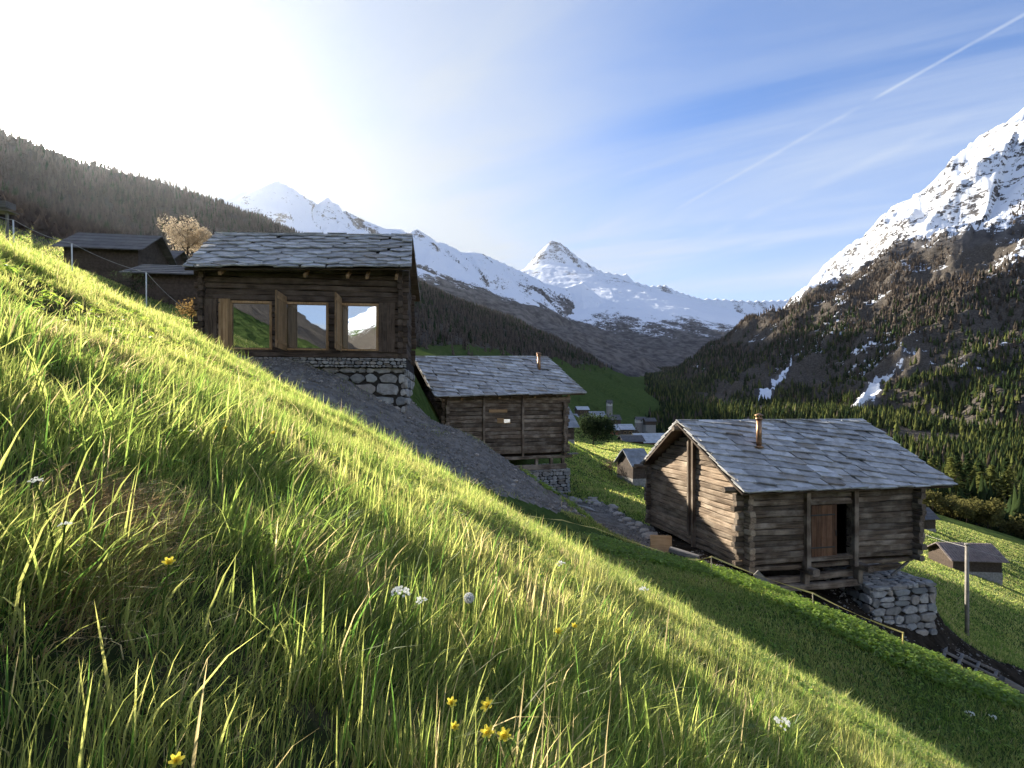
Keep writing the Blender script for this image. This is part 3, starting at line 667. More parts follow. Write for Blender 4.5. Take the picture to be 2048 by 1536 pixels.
def stone_block(name, parent, lo, hi, smin, smax, seed, faces=("front", "right", "left", "top"), skip=None, prot=0.07):
    """core of earth and small stones, faced with stones"""
    mb = MB(); mb.cur = 1
    mb.box((lo[0] + 0.05, lo[1] + 0.05, lo[2]), (hi[0] - 0.05, hi[1] - 0.05, hi[2] - 0.04)); mb.cur = 0
    X, Y, Z = Vector((1, 0, 0)), Vector((0, 1, 0)), Vector((0, 0, 1)); lo, hi = Vector(lo), Vector(hi); s = hi - lo
    if "front" in faces: stone_face(mb, Vector((lo.x, lo.y + 0.02, lo.z)), X, Z, s.x, s.z, -Y, smin, smax, skip, seed, prot)
    if "right" in faces: stone_face(mb, Vector((hi.x - 0.02, lo.y, lo.z)), Y, Z, s.y, s.z, X, smin, smax, None, seed + 1, prot)
    if "left" in faces: stone_face(mb, Vector((lo.x + 0.02, lo.y, lo.z)), Y, Z, s.y, s.z, -X, smin, smax, None, seed + 2, prot)
    if "top" in faces: stone_face(mb, Vector((lo.x, lo.y, hi.z - 0.05)), X, Y, s.x, s.y, Z, smin * 0.8, smax * 0.8, None, seed + 3, prot * 0.8)
    return mb.build(name, [M_STONE, M_GAP], parent)

def flue(parent, x, y, z0, z1, r, mat=None):
    mb = MB(); mb.tube([(x, y, z0), (x, y, z1)], r, 14); mb.tube([(x, y, z0 + 0.02), (x, y, z0 + 0.10)], [r * 1.9, r * 1.05], 14)
    c = mb.build("chimney_pipe", mat or M_PIPE, parent, True)
    mb = MB(); mb.tube([(x, y, z1 - 0.04), (x, y, z1), (x, y, z1 + 0.05)], [r * 1.25, r * 1.3, r * 1.3], 14)
    for t in range(3): mb.beam((x + r * math.cos(t * 2.1), y + r * math.sin(t * 2.1), z1 + 0.04), (x + r * math.cos(t * 2.1), y + r * math.sin(t * 2.1), z1 + 0.14), 0.015, 0.015)
    mb.tube([(x, y, z1 + 0.13), (x, y, z1 + 0.15), (x, y, z1 + 0.22)], [r * 1.6, r * 1.6, r * 0.3], 14)
    mb.build("chimney_cowl", mat or M_PIPE, c, True)

# ---- upper cabin with the three panes
def upper_cabin():
    K = 1.33
    h = House("log_cabin", "upper log cabin with three big glass windows and open shutters on a stone plinth", (-9.61 * K, 16.17 * K), 806, 0.12, 4.0 * K, 1.53 * K, 4.34 * K)
    r = h.root; L, D, H = h.L, h.D, h.H
    eL, eR = h.loc(P(368, 537.5, 15.65 * K)), h.loc(P(823, 537, 16.42 * K)); rL, rR = h.loc(P(433, 471, 18.4 * K)), h.loc(P(825, 474, 18.95 * K))
    rf = slab_roof("roof", r, eL, eR, rL, rR, 1.0, 0.42, (0.5, 0.52, 0.52), 0, seed=5)
    zt, zb = h.fz(600, 604), h.fz(600, 700)
    panes = [(459, 544), (566, 657), (672, 757)]
    holes = [(h.fx(a), h.fx(b), zb - 0.0, zt + 0.02) for a, b in panes]
    mb = MB(); log_wall_x(mb, 0, L, 0.10, 0.14, H, 15, holes); mb.build("front_wall", M_DARKX, r)
    mb = MB(); log_wall_x(mb, 0, L, D - 0.10, 0.0, H, 13); mb.build("back_wall", M_DARKX, r)
    for x in (0.10, L - 0.10):
        mb = MB(); gable_y(mb, x, 0, D, 0.0, H, rL.z - 0.12, rL.y, 15); mb.build("gable_wall", M_DARKY, r)
    mb = MB(); mb.box((0.22, 0.3, 0.0), (L - 0.22, D - 0.25, 0.05)); mb.box((0.22, 1.9, 0.05), (L - 0.22, 1.95, H)); mb.build("floor_boards", M_INSIDE, r)
    mb = MB(); mb.log((-0.25, 0.08, 0.06), (L + 0.2, 0.08, 0.06), 0.30, 0.20); mb.build("sill_beam", M_DARKX, r)
    gap_backing(r, L, D, H, rL, holes)
    # two upright boards at the left corner and beside the right pane
    for a, b, m in ((401, 434, M_DARKZ), (758, 790, M_DARKZ)):
        mb = MB(); x0, x1 = h.fx(a), h.fx(b); n = 4
        for i in range(n): mb.box((x0 + (x1 - x0) * i / n + 0.004, -0.045, zb - 0.05), (x0 + (x1 - x0) * (i + 1) / n - 0.004, -0.012, zt + 0.05), 0.004)
        mb.build("board_cladding", m, r)
    for a, b in panes:
        x0, x1 = h.fx(a), h.fx(b); w = 0.10; mb = MB()
        mb.box((x0, -0.02, zb), (x0 + w, 0.16, zt)); mb.box((x1 - w, -0.02, zb), (x1, 0.16, zt))
        mb.box((x0 + w, -0.02, zt - w), (x1 - w, 0.16, zt)); mb.box((x0 + w, -0.03, zb), (x1 - w, 0.16, zb + 0.06))
        wf = mb.build("window", M_LARCH, r)
        mb = MB(); mb.box((x0 + w, 0.06, zb + 0.06), (x1 - w, 0.075, zt - w)); mb.build("pane", M_GLASS, wf)
    # shutters: one folded flat on the wall, two standing open towards the slope
    def shutter(x, flat, w=1.36):
        mb = MB(); z0, z1 = zb - 0.04, zt + 0.20; n = 5
        for i in range(n):
            a, b = w * i / n + 0.003, w * (i + 1) / n - 0.003
            if flat: mb.box((x + a * 0.33, -0.055, zb), (x + b * 0.33, -0.012, zt + 0.06), 0.003)
            else: mb.box((x - 0.022, -b - 0.02, z0), (x + 0.022, -a - 0.02, z1), 0.003)
        if not flat:
            for zz in (z0 + 0.25, z1 - 0.25): mb.box((x + 0.023, -w + 0.08, zz - 0.05), (x + 0.045, -0.08, zz + 0.05))
        o = mb.build("shutter", M_LARCH, r)
        for zz in (z0 + 0.22, z1 - 0.22):
            mb = MB()
            if flat: mb.box((x - 0.01, -0.066, zz - 0.1), (x + 0.05, -0.056, zz - 0.06))
            else: mb.box((x - 0.028, -0.12, zz - 0.02), (x - 0.023, 0.0, zz + 0.02))
            mb.build("hinge", M_IRON, o)
    shutter(h.fx(438), True); shutter(h.fx(573), False, 1.36); shutter(h.fx(683), False, 1.22)
    for px in (452, 617, 700, 738, 795):
        x = h.fx(px); mb = MB(); dy, dz = rL.y - eL.y, rL.z - eL.z; sl = dz / dy
        y0 = eL.y + 0.06; mb.beam((x, y0, eL.z + sl * 0.06 - 0.17), (x, 0.35, eL.z + sl * (0.35 - eL.y) - 0.20), 0.11, 0.13, (0, 0, 1), 0.005)
        mb.build("rafter", M_LARCHX, r)
    # masonry plinth and the course of flat stones the sill rests on
    zs = h.fz(700, 735)
    def skip(x, z): return z + zlow < h.fz(640, 742) - (x + xs - h.fx(640)) * 0.72 - 0.35
    xs = h.fx(606); zlow = -3.6
    stone_block("stone_plinth", r, (xs, 0.02, zlow), (L + 0.10, D, zs), 0.28, 0.58, 21, ("front", "right", "top"))
    mb = MB(); stone_face(mb, Vector((-0.1, -0.12, zs)), Vector((1, 0, 0)), Vector((0, 0, 1)), L + 0.25, -0.05 - zs, Vector((0, -1, 0)), 0.09, 0.17, None, 8, 0.10)
    mb.cur = 1; mb.box((-0.1, -0.10, zs), (L + 0.12, D, -0.05)); mb.build("bed_course", [M_STONE, M_GAP], r)
    return h

# ---- middle cabin
def middle_cabin():
    K = 1.22
    h = House("log_cabin", "middle log cabin with two wall posts and a thin flue pipe behind the bare bank", (-3.32 * K, 26.0 * K), 1130, 0.40, 6.0 * K, -2.60 * K, 0.28 * K)
    r = h.root; L, D, H = h.L, h.D, h.H
    eL, eR = h.loc(P(869, 796, 25.4 * K)), h.loc(P(1171, 788, 28.4 * K)); rL, rR = h.loc(P(826, 716, 28.4 * K)), h.loc(P(1094, 715.5, 31.3 * K))
    rL.y = rR.y = (rL.y + rR.y) / 2
    rf = slab_roof("roof", r, eL, eR, rL, rR, 0.74, 0.44, (0.93, 0.50, 0.04), 0.40, seed=9)
    hole = (h.fx(1008), h.fx(1021), h.fz(1010, 846), h.fz(1010, 836))
    mb = MB(); log_wall_x(mb, 0, L, 0.10, 0.05, H + 0.24, 15, [hole], 0.2, (0.2, 0.34)); mb.build("front_wall", M_WOODX, r)
    mb = MB(); log_wall_x(mb, 0, L, D - 0.10, 0.0, H, 14); mb.build("back_wall", M_WOODX, r)
    for x in (0.10, L - 0.10):
        mb = MB(); gable_y(mb, x, 0, D, 0.0, H, rL.z - 0.12, rL.y, 14, ext=0.3); mb.build("gable_wall", M_WOODY, r)
    mb = MB(); mb.box((0.22, 0.3, -0.12), (L - 0.22, D - 0.25, -0.06)); mb.build("floor_boards", M_INSIDE, r)
    gap_backing(r, L, D, H, rL, [hole])
    for px in (967, 1045):     # upright clamps binding the log wall
        x = h.fx(px); mb = MB(); mb.beam((x, -0.07, -0.12), (x, -0.07, H + 0.05), 0.13, 0.13, (0, 1, 0), 0.006); mb.build("wall_post", M_WOODZ, r)
    x0, x1, z0, z1 = hole; mb = MB()
    mb.box((x0 - 0.02, -0.02, z0 - 0.05), (x1 + 0.03, 0.08, z0)); wf = mb.build("window", M_LARCHX, r)
    mb = MB(); mb.box((x0, 0.05, z0), (x1, 0.06, z1)); mb.build("pane", M_GLASS, wf)
    a, b = h.fx(978), h.fx(1014); mb = MB(); zz = h.fz(995, 822); mb.box((a, -0.045, zz - 0.09), (b, -0.012, zz + 0.09), 0.01); mb.box((h.fx(994), -0.04, z0 - 0.0), (h.fx(1007), -0.012, z1), 0.006); mb.build("patch_board", M_LARCHX, r)
    for i in range(11):
        x = 0.15 + i * (L - 0.1) / 10; mb = MB(); sl = (rL.z - eL.z) / (rL.y - eL.y)
        mb.beam((x, eL.y + 0.05, eL.z + sl * 0.05 - 0.16 + (eR.z - eL.z) * x / L), (x, 0.4, eL.z + sl * (0.4 - eL.y) - 0.16 + (eR.z - eL.z) * x / L), 0.10, 0.12, (0, 0, 1), 0.006); mb.build("rafter", M_LARCHX if i % 3 == 1 else M_WOODX, r)
    xc = h.fx(1077, 1.6); zc = eL.z + (rL.z - eL.z) * 0.50
    flue(rf, h.fx(1078, 2.0), 2.0, eL.z + (rL.z - eL.z) * (2.0 - eL.y) / (rL.y - eL.y) + 0.15, h.fz(1078, 711, 2.0), 0.12, M_PIPE)
    # timber cribbing and masonry footing below the wall
    mb = MB(); mb.log((0.4, 0.15, -0.22), (L + 0.55, 0.15, -0.22), 0.26, 0.20)
    mb.build("foundation_beam", M_WOODX, r); mb = MB(); mb.log((1.2, 0.2, -0.88), (L + 0.15, 0.2, -0.88), 0.26, 0.34); mb.build("foundation_beam", M_WOODX, r); mb = MB(); mb.log((1.2, D - 0.4, -0.88), (L + 0.1, D - 0.4, -0.88), 0.26, 0.34)
    fo = mb.build("foundation_beam", M_WOODX, r)
    for px in (1075, 1105, 1128):
        x = h.fx(px); mb = MB(); mb.beam((x, 0.2, -0.72), (x, 0.2, -0.30), 0.2, 0.2, (0, 1, 0), 0.01); mb.build("stilt", M_WOODZ, r)
    stone_block("stone_footing", r, (h.fx(1050), 0.05, -4.2), (L + 0.4, 3.2, -1.05), 0.16, 0.34, 41, ("front", "right", "left", "top"), None, 0.06)
    mb = MB(); mb.beam((L + 0.2, -0.05, h.fz(1150, 907)), (L + 0.95, 0.1, h.fz(1150, 907)), 0.3, 0.09); mb.build("ledge_plank", M_GREYX, r)
    return h

# ---- lower cabin with the plank door
def lower_cabin():
    h = House("log_cabin", "lower log cabin on stilts with a half open plank door and sunlit gable", (7.95, 18.0), 1834, 0.20, 7.2, -5.58, -2.88)
    r = h.root; L, D, H = h.L, h.D, h.H
    eL, eR = h.loc(P(1486, 989, 17.5)), h.loc(P(1907, 973, 19.3)); rL, rR = h.loc(P(1352, 845, 21.4)), h.loc(P(1728, 844.5, 23.0))
    rL.y = rR.y = (rL.y + rR.y) / 2; rL.z = rR.z = (rL.z + rR.z) / 2
    rf = slab_roof("roof", r, eL, eR, rL, rR, 0.68, 0.40, (0.93, 0.50, 0.04), 0.40, seed=14)
    d0, d1, dz0, dz1 = h.fx(1618), h.fx(1702), h.fz(1660, 1114), h.fz(1660, 1007)
    mb = MB(); log_wall_x(mb, 0, L, 0.10, 0.05, H, 13, [(d0, d1, dz0, dz1)], 0.2, (0.30, 0.30), 0.018); mb.build("front_wall", M_WOODX, r)
    mb = MB(); log_wall_x(mb, 0, L, D - 0.10, 0.0, H, 13); mb.build("back_wall", M_WOODX, r)
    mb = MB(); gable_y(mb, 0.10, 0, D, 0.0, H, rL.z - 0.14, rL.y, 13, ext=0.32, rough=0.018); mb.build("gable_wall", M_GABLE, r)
    mb = MB(); gable_y(mb, L - 0.10, 0, D, 0.0, H, rL.z - 0.14, rL.y, 13, ext=0.32); mb.build("gable_wall", M_WOODY, r)
    mb = MB(); mb.box((0.22, 0.25, -0.06), (L - 0.22, D - 0.25, -0.0)); mb.build("floor_boards", M_INSIDE, r)
    gap_backing(r, L, D, H, rL, [(d0, d1, dz0, dz1)])
    # door posts run from eave to sill
    for px, w in ((1612, 0.17), (1707, 0.17)):
        x = h.fx(px); mb = MB(); mb.beam((x, -0.03, -0.18), (x, -0.03, H + 0.06), w, 0.24, (0, 1, 0), 0.008); mb.build("door_post", M_WOODZ, r)
    mb = MB(); mb.box((d0 - 0.02, -0.04, dz1 - 0.02), (d1 + 0.02, 0.18, dz1 + 0.10), 0.006); mb.build("door_lintel", M_WOODX, r)
    mb = MB(); mb.box((d0 - 0.02, -0.05, dz0 - 0.10), (d1 + 0.02, 0.22, dz0 + 0.02), 0.006); mb.build("door_sill", M_WOODX, r)
    x0, x1 = h.fx(1624), h.fx(1675); mb = MB(); n = 5
    for i in range(n): mb.box((x0 + (x1 - x0) * i / n + 0.005, 0.02, dz0 + 0.04), (x0 + (x1 - x0) * (i + 1) / n - 0.005, 0.06, dz1 - 0.04 - random.uniform(0, 0.02)), 0.004)
    do = mb.build("door", M_DOOR, r)
    for zz in (dz0 + 0.35, dz1 - 0.4): mb = MB(); mb.box((x0 - 0.02, 0.008, zz - 0.025), (x1 - 0.1, 0.018, zz + 0.025)); mb.build("hinge", M_IRON, do)
    mb = MB(); mb.beam((x1 - 0.06, 0.0, dz0 + 0.75), (x1 - 0.06, 0.0, dz0 + 0.95), 0.025, 0.03, (0, 1, 0)); mb.build("handle", M_IRON, do)
    # the double post clasping the sunlit gable
    for k, dy in enumerate((-0.16, 0.16)):
        y = rL.y + dy - 0.25; mb = MB(); mb.beam((-0.08, y, 0.3 if k else -0.1), (-0.08, y, rL.z - 0.30), 0.12, 0.14, (1, 0, 0), 0.006); mb.build("gable_post", M_WOODZ, r)
    for (y, z) in ((0.05, H - 0.02), (rL.y, rL.z - 0.22), (D - 0.05, H - 0.02)):
        mb = MB(); mb.tube([(-0.75, y, z), (L + 0.75, y, z)], 0.11, 10); mb.build("purlin", M_WOODX, r)
    yf = 1.35; flue(rf, h.fx(1518, yf + 0.35), yf + 0.35, eL.z + (rL.z - eL.z) * (yf + 0.35 - eL.y) / (rL.y - eL.y) + 0.12, h.fz(1518, 838, yf + 0.35), 0.10)
    # floor beams poking out over flat staddle stones, stilts, cribbing
    for px in (1615, 1722):
        x = h.fx(px); mb = MB(); mb.log((x, -0.42, -0.20), (x, D - 0.3, -0.20), 0.26, 0.22, rough=0.02); mb.build("floor_beam", M_WOODY, r)
        mb = MB(); mb.beam((x, 0.12, -0.86), (x, 0.12, -0.32), 0.20, 0.22, (0, 1, 0), 0.012); mb.build("stilt", M_WOODZ, r); mb = MB(); mb.beam((x, D - 0.6, -1.4), (x, D - 0.6, -0.32), 0.22, 0.22, (0, 1, 0), 0.012); mb.build("stilt", M_WOODZ, r)
    mb = MB(); mb.log((0.2, 0.22, -0.14), (L, 0.22, -0.14), 0.2, 0.16); mb.build("sill_beam", M_WOODX, r)
    for z, x0, x1, y in ((-0.62, 0.7, 4.9, 0.30), (-0.86, 0.5, 4.7, 0.05), (-0.60, 4.9, 7.2, 0.7)):
        mb = MB(); mb.log((x0, y, z), (x1, y + 0.1, z + 0.03), 0.24, 0.22, rough=0.02); mb.build("cribbing_log", M_WOODX, r)
    mb = MB(); mb.box((0.3, 2.2, -2.2), (L - 0.2, D, -0.4)); mb.build("earth_fill", M_GAP, r)
    fx0, fx1 = h.fx(1742, -0.1), h.fx(1872, -0.1)
    stone_block("stone_footing", r, (fx0, -0.12, -2.9), (fx1, 2.8, h.fz(1800, 1170, -0.1)), 0.22, 0.46, 55, ("front", "right", "left", "top"), None, 0.07)
    mb = MB(); mb.beam((h.fx(1795), 0.25, h.fz(1795, 1155)), (h.fx(1830), 0.25, h.fz(1830, 1126)), 0.07, 0.07); mb.build("prop_stick", M_GREYX, r)
    return h
H1, H2, H3 = upper_cabin(), middle_cabin(), lower_cabin()
# ------------------------------------------------------------------ grass and weeds
def leafy(name, tint=1.0, trans=0.5, gloss=0.12):
    mt = bpy.data.materials.new(name); mt.use_nodes = True; T = NT(mt.node_tree); mt.node_tree.nodes.clear()
    at = T.n('ShaderNodeAttribute', attribute_name='tint').outputs['Color']
    df = T.n('ShaderNodeBsdfDiffuse', {0: at})
    tc = T.n('ShaderNodeVectorMath', {0: at, 1: (4.3 * tint, 3.85 * tint, 3.1 * tint)}, operation='MULTIPLY').outputs[0]
    tr = T.n('ShaderNodeBsdfTranslucent', {0: tc})
    mx = T.n('ShaderNodeMixShader', {0: trans, 1: df.outputs[0], 2: tr.outputs[0]})
    gl = T.n('ShaderNodeBsdfGlossy', {0: (0.9, 0.95, 0.8, 1), 'Roughness': 0.5})
    m2 = T.n('ShaderNodeMixShader', {0: gloss, 1: mx.outputs[0], 2: gl.outputs[0]})
    o = T.n('ShaderNodeOutputMaterial'); T.link(m2.outputs[0], o.inputs[0]); return mt
M_GRASS = leafy("grass_blades", 1.0, 0.58, 0.02)
M_LEAF = leafy("weed_leaves", 1.25, 0.5, 0.05)

def blades(x, y, length, width, lean, bend, tint, name, mat, seg=3):
    """grass blades as tapering strips that bow over; fewer segments for the distant ones"""
    n = len(x); z = height(x, y)[0] - 0.01
    base = np.stack([x, y, z], -1); fa = rng.uniform(0, 2 * np.pi, n)
    side = np.stack([np.cos(fa), np.sin(fa), rng.uniform(-0.15, 0.15, n)], -1)
    ld = np.stack([np.cos(lean), np.sin(lean), np.zeros(n)], -1); up = np.array([0, 0, 1.0])
    ts, ws = ((0.0, 0.38, 0.72, 1.0), (0.75, 1.0, 0.62, 0.0)) if seg == 3 else ((0.0, 0.5, 1.0), (0.85, 0.9, 0.0))
    k_ = 2 * seg + 1; V = np.empty((n, k_, 3), np.float32)
    for k, (t, w) in enumerate(zip(ts, ws)):
        c = base + up * (length * t * (1 - 0.42 * bend * t))[:, None] + ld * (length * (0.10 * t + bend * t * t * 0.85))[:, None]
        if k < seg:
            V[:, 2 * k] = c - side * (width * w / 2)[:, None]; V[:, 2 * k + 1] = c + side * (width * w / 2)[:, None]
        else: V[:, 2 * seg] = c
    b = (np.arange(n) * k_)[:, None]; fl = [np.array([2 * k, 2 * k + 1, 2 * k + 3, 2 * k + 2]) for k in range(seg - 1)] + [np.array([2 * seg - 2, 2 * seg - 1, 2 * seg])]
    lp = np.concatenate([b + f for f in fl], 1).ravel(); m = 4 * (seg - 1) + 3
    st = ((np.arange(n) * m)[:, None] + np.arange(0, 4 * seg, 4)).ravel()
    cols = np.repeat(np.concatenate([tint, np.ones((n, 1))], 1), k_, 0)
    return np_mesh(name, V.reshape(-1, 3), lp, st, mat, cols={"tint": cols})

GREEN = np.array([0.086, 0.134, 0.030]); YEL = np.array([0.200, 0.208, 0.078]); STRAW = np.array([0.22, 0.195, 0.115]); DEEP = np.array([0.040, 0.085, 0.018])
def tints(x, y, straw=0.05, s=1.0):
    n = len(x); a = np.clip(0.5 + 1.5 * fbm(x / 1.1, y / 1.1, 3, 44) + rng.normal(0, 0.22, n), 0, 1)[:, None]
    c = GREEN * (1 - a) + YEL * a
    d = rng.random(n)[:, None]; c = np.where(d < 0.18, DEEP, c)
    st = (rng.random(n) < straw * (1 + 6 * np.clip(fbm(x / 0.8, y / 0.8, 2, 71) - 0.15, 0, 1) * 4))[:, None]
    c = np.where(st, STRAW, c)
    return c * rng.uniform(0.75, 1.3, (n, 1)) * s
NB = 1700000
th_ = R(1) * rng.uniform(-51, 51, NB)
r_ = np.where(rng.random(NB) < 0.16, np.exp(rng.uniform(math.log(0.42), math.log(7), NB)), rng.uniform(0.6, 9.2, NB))
gx, gy = r_ * np.sin(th_), r_ * np.cos(th_)
clump = fbm(gx / 0.20, gy / 0.20, 3, 51) + 0.7 * fbm(gx / 0.9, gy / 0.9, 2, 52)
keep = (gy < 6.0) & (rng.random(NB) < np.clip(0.60 + 1.8 * clump, 0.06, 1) * (0.50 + 0.50 * sstep(0.8, 3.0, r_)))
gx, gy, r_, clump = gx[keep], gy[keep], r_[keep], clump[keep]; n = len(gx)
tall = rng.random(n) < 0.045
ln = np.clip(0.036 + 0.070 * clump + rng.normal(0, 0.014, n), 0.013, 0.11) * np.where(tall, rng.uniform(1.4, 2.4, n), 1.0)
ln = ln * (1 + 0.35 * np.exp(-r_ / 0.9))
wd_ = np.clip(0.0010 + 0.00050 * r_, 0, 0.0044) * rng.uniform(0.6, 1.4, n); wd_ = np.where(tall & (r_ < 2.0), wd_ * 1.9, wd_)
lean = R(10) + rng.normal(0, 1.25, n) + 2.6 * fbm(gx / 0.30, gy / 0.30, 2, 61)
bend = np.clip(0.34 + 0.9 * fbm(gx / 0.2, gy / 0.2, 2, 62) + rng.normal(0, 0.27, n), 0.02, 1.2)
tn = tints(gx * 2.4, gy * 2.4, 0.06)
for sel, sg, nm, lb in ((r_ < 2.3, 3, "meadow_grass", "long backlit grass blades close to the photographer"), (r_ >= 2.3, 2, "slope_grass", "bright backlit grass along the brow of the near slope")):
    o = blades(gx[sel], gy[sel], ln[sel], wd_[sel], lean[sel], bend[sel], tn[sel], nm, M_GRASS, sg); tag(o, lb, "grass", kind="stuff")
print("meadow blades", n)
# short turf in the shaded swale
NB = 150000
px_ = rng.uniform(700, 2120, NB); Y_ = np.where(rng.random(NB) < 0.75, rng.uniform(8.4, 15, NB), rng.uniform(13, 17.4, NB)); gx, gy = (px_ - CX) / F * Y_, Y_
keep = ~in_poly(gx, gy, BANK) & ~in_poly(gx, gy, SOIL) & ~in_poly(gx, gy, PATH) & (gx > -2.0); gx, gy = gx[keep], gy[keep]; n = len(gx)
o = blades(gx, gy, rng.uniform(0.06, 0.16, n), rng.uniform(0.008, 0.018, n), rng.uniform(0, 6.28, n), rng.uniform(0.1, 0.7, n), tints(gx, gy, 0.02, 0.9), "swale_turf", M_GRASS)
tag(o, "short dark turf in the shaded hollow before the cabins", "turf", kind="stuff")
# pastures beyond
NB = 230000
px_ = rng.uniform(1120, 2100, NB); Y_ = np.exp(rng.uniform(math.log(20), math.log(150), NB)); gx, gy = (px_ - CX) / F * Y_, Y_
far = [px_ < 1330, px_ > 1740]; hid = ~(far[0] | far[1])
keep = ~in_poly(gx, gy, SOIL) & ~in_poly(gx, gy, PATH) & ~(hid & (Y_ > 26)) & ~in_poly(gx, gy, BANK)
gx, gy, Y2 = gx[keep], gy[keep], Y_[keep]; n = len(gx)
cl_ = fbm(gx / 3.0, gy / 3.0, 3, 57)
o = blades(gx, gy, np.clip(0.15 + 0.25 * cl_, 0.05, 0.4) * rng.uniform(0.7, 1.3, n), 0.0013 * Y2 * rng.uniform(0.6, 1.3, n), rng.uniform(0, 6.28, n), rng.uniform(0.1, 0.8, n), tints(gx, gy, 0.03), "pasture_grass", M_GRASS)
tag(o, "sunlit pasture grass around the lower cabins", "grass", kind="stuff")
NB = 60000
px_ = rng.uniform(-60, 430, NB); Y_ = np.exp(rng.uniform(math.log(13), math.log(75), NB)); gx, gy = (px_ - CX) / F * Y_, Y_
n = NB; o = blades(gx, gy, rng.uniform(0.08, 0.28, n), 0.0011 * Y_ * rng.uniform(0.6, 1.3, n), rng.uniform(0, 6.28, n), rng.uniform(0.1, 0.8, n), tints(gx, gy, 0.05), "upper_pasture_grass", M_GRASS)
tag(o, "grass behind the brow below the old barns", "grass", kind="stuff")

# leafy weeds (nettles and dock) along the marker tape: whorls of leaves on low stems
def weeds(poly_px, N, size, hmax, name, label, seed):
    r = np.random.default_rng(seed); poly = gxy(poly_px); xs = [p[0] for p in poly]; ys = [p[1] for p in poly]
    x = r.uniform(min(xs), max(xs), N * 4); y = r.uniform(min(ys), max(ys), N * 4)
    k = in_poly(x + r.normal(0, 0.15, len(x)), y + r.normal(0, 0.15, len(x)), poly) & (fbm(x / 0.9, y / 0.9, 2, seed) + r.normal(0, 0.12, len(x)) > -0.12); x, y = x[k][:N], y[k][:N]
    m = 7; n = len(x) * m
    hx = np.repeat(r.uniform(0.25, 1.0, len(x)) * hmax, m); X = np.repeat(x, m); Y = np.repeat(y, m); Z = height(X, Y)[0]
    a = r.uniform(0, 6.28, n); t = r.uniform(0.35, 1.0, n); L_ = size * r.uniform(0.6, 1.3, n); droop = r.uniform(-0.5, 0.35, n)
    c = np.stack([X, Y, Z + hx * t], -1); d = np.stack([np.cos(a), np.sin(a), droop], -1); s = np.stack([-np.sin(a), np.cos(a), r.uniform(-0.3, 0.3, n)], -1)
    V = np.empty((n, 5, 3)); V[:, 0] = c; V[:, 1] = c + d * (L_ * 0.45)[:, None] + s * (L_ * 0.30)[:, None]; V[:, 2] = c + d * L_[:, None] + np.array([0, 0, -0.2]) * L_[:, None]
    V[:, 3] = c + d * (L_ * 0.45)[:, None] - s * (L_ * 0.30)[:, None]; V[:, 4] = c + d * (L_ * 0.45)[:, None] + np.array([0, 0, -0.08]) * L_[:, None]
    b = (np.arange(n) * 5)[:, None]; lp = np.concatenate([b + np.array(q) for q in ((0, 1, 4), (1, 2, 4), (2, 3, 4), (3, 0, 4))], 1).ravel()
    col = (np.array([0.105, 0.165, 0.030]) * r.uniform(0.6, 1.4, (n, 1)) + np.array([0.03, 0.02, 0.0]) * r.random((n, 1)))
    o = np_mesh(name, V.reshape(-1, 3), lp, np.arange(n * 4) * 3, M_LEAF, cols={"tint": np.repeat(np.concatenate([col, np.ones((n, 1))], 1), 5, 0)})
    tag(o, label, "weeds", kind="stuff")
weeds([(1165, 17.6), (1230, 17.4), (1330, 17.0), (1450, 16.4), (1560, 15.6), (1640, 14.7), (1800, 13.2), (2070, 12.7), (2070, 11.5), (1900, 11.5), (1750, 12.0), (1600, 13.2), (1480, 14.6), (1350, 15.2), (1200, 15.0)], 7500, 0.075, 0.22, "nettle_patch", "band of leafy nettles along the marker tape", 5)
weeds([(1040, 25.6), (1180, 23.6), (1180, 22.2), (1040, 24.2)], 260, 0.10, 0.30, "bank_weeds", "loose weeds on the crest of the bare bank", 6)

weeds([(-60, 5.7), (2100, 5.7), (2100, 0.9), (-60, 0.9)], 3200, 0.026, 0.055, "meadow_herbs", "small broad leaved herbs among the near grass", 8)
# thatch of last year's flattened grass in the dark corner
NB = 4200; px_ = rng.normal(200, 75, NB); Y_ = np.clip(0.60 + 0.00075 * px_ + rng.normal(0, 0.07, NB), 0.5, 1.2); gx, gy = (px_ - CX) / F * Y_, Y_
o = blades(gx, gy, rng.uniform(0.03, 0.08, NB), rng.uniform(0.0010, 0.0020, NB), R(-20) + rng.normal(0, 0.9, NB), rng.uniform(0.7, 1.5, NB), np.array([0.19, 0.145, 0.085]) * rng.uniform(0.5, 1.3, (NB, 1)), "dead_grass", M_GRASS)
tag(o, "brown patch of flattened dead grass in the dark lower left", "dead grass", kind="stuff")

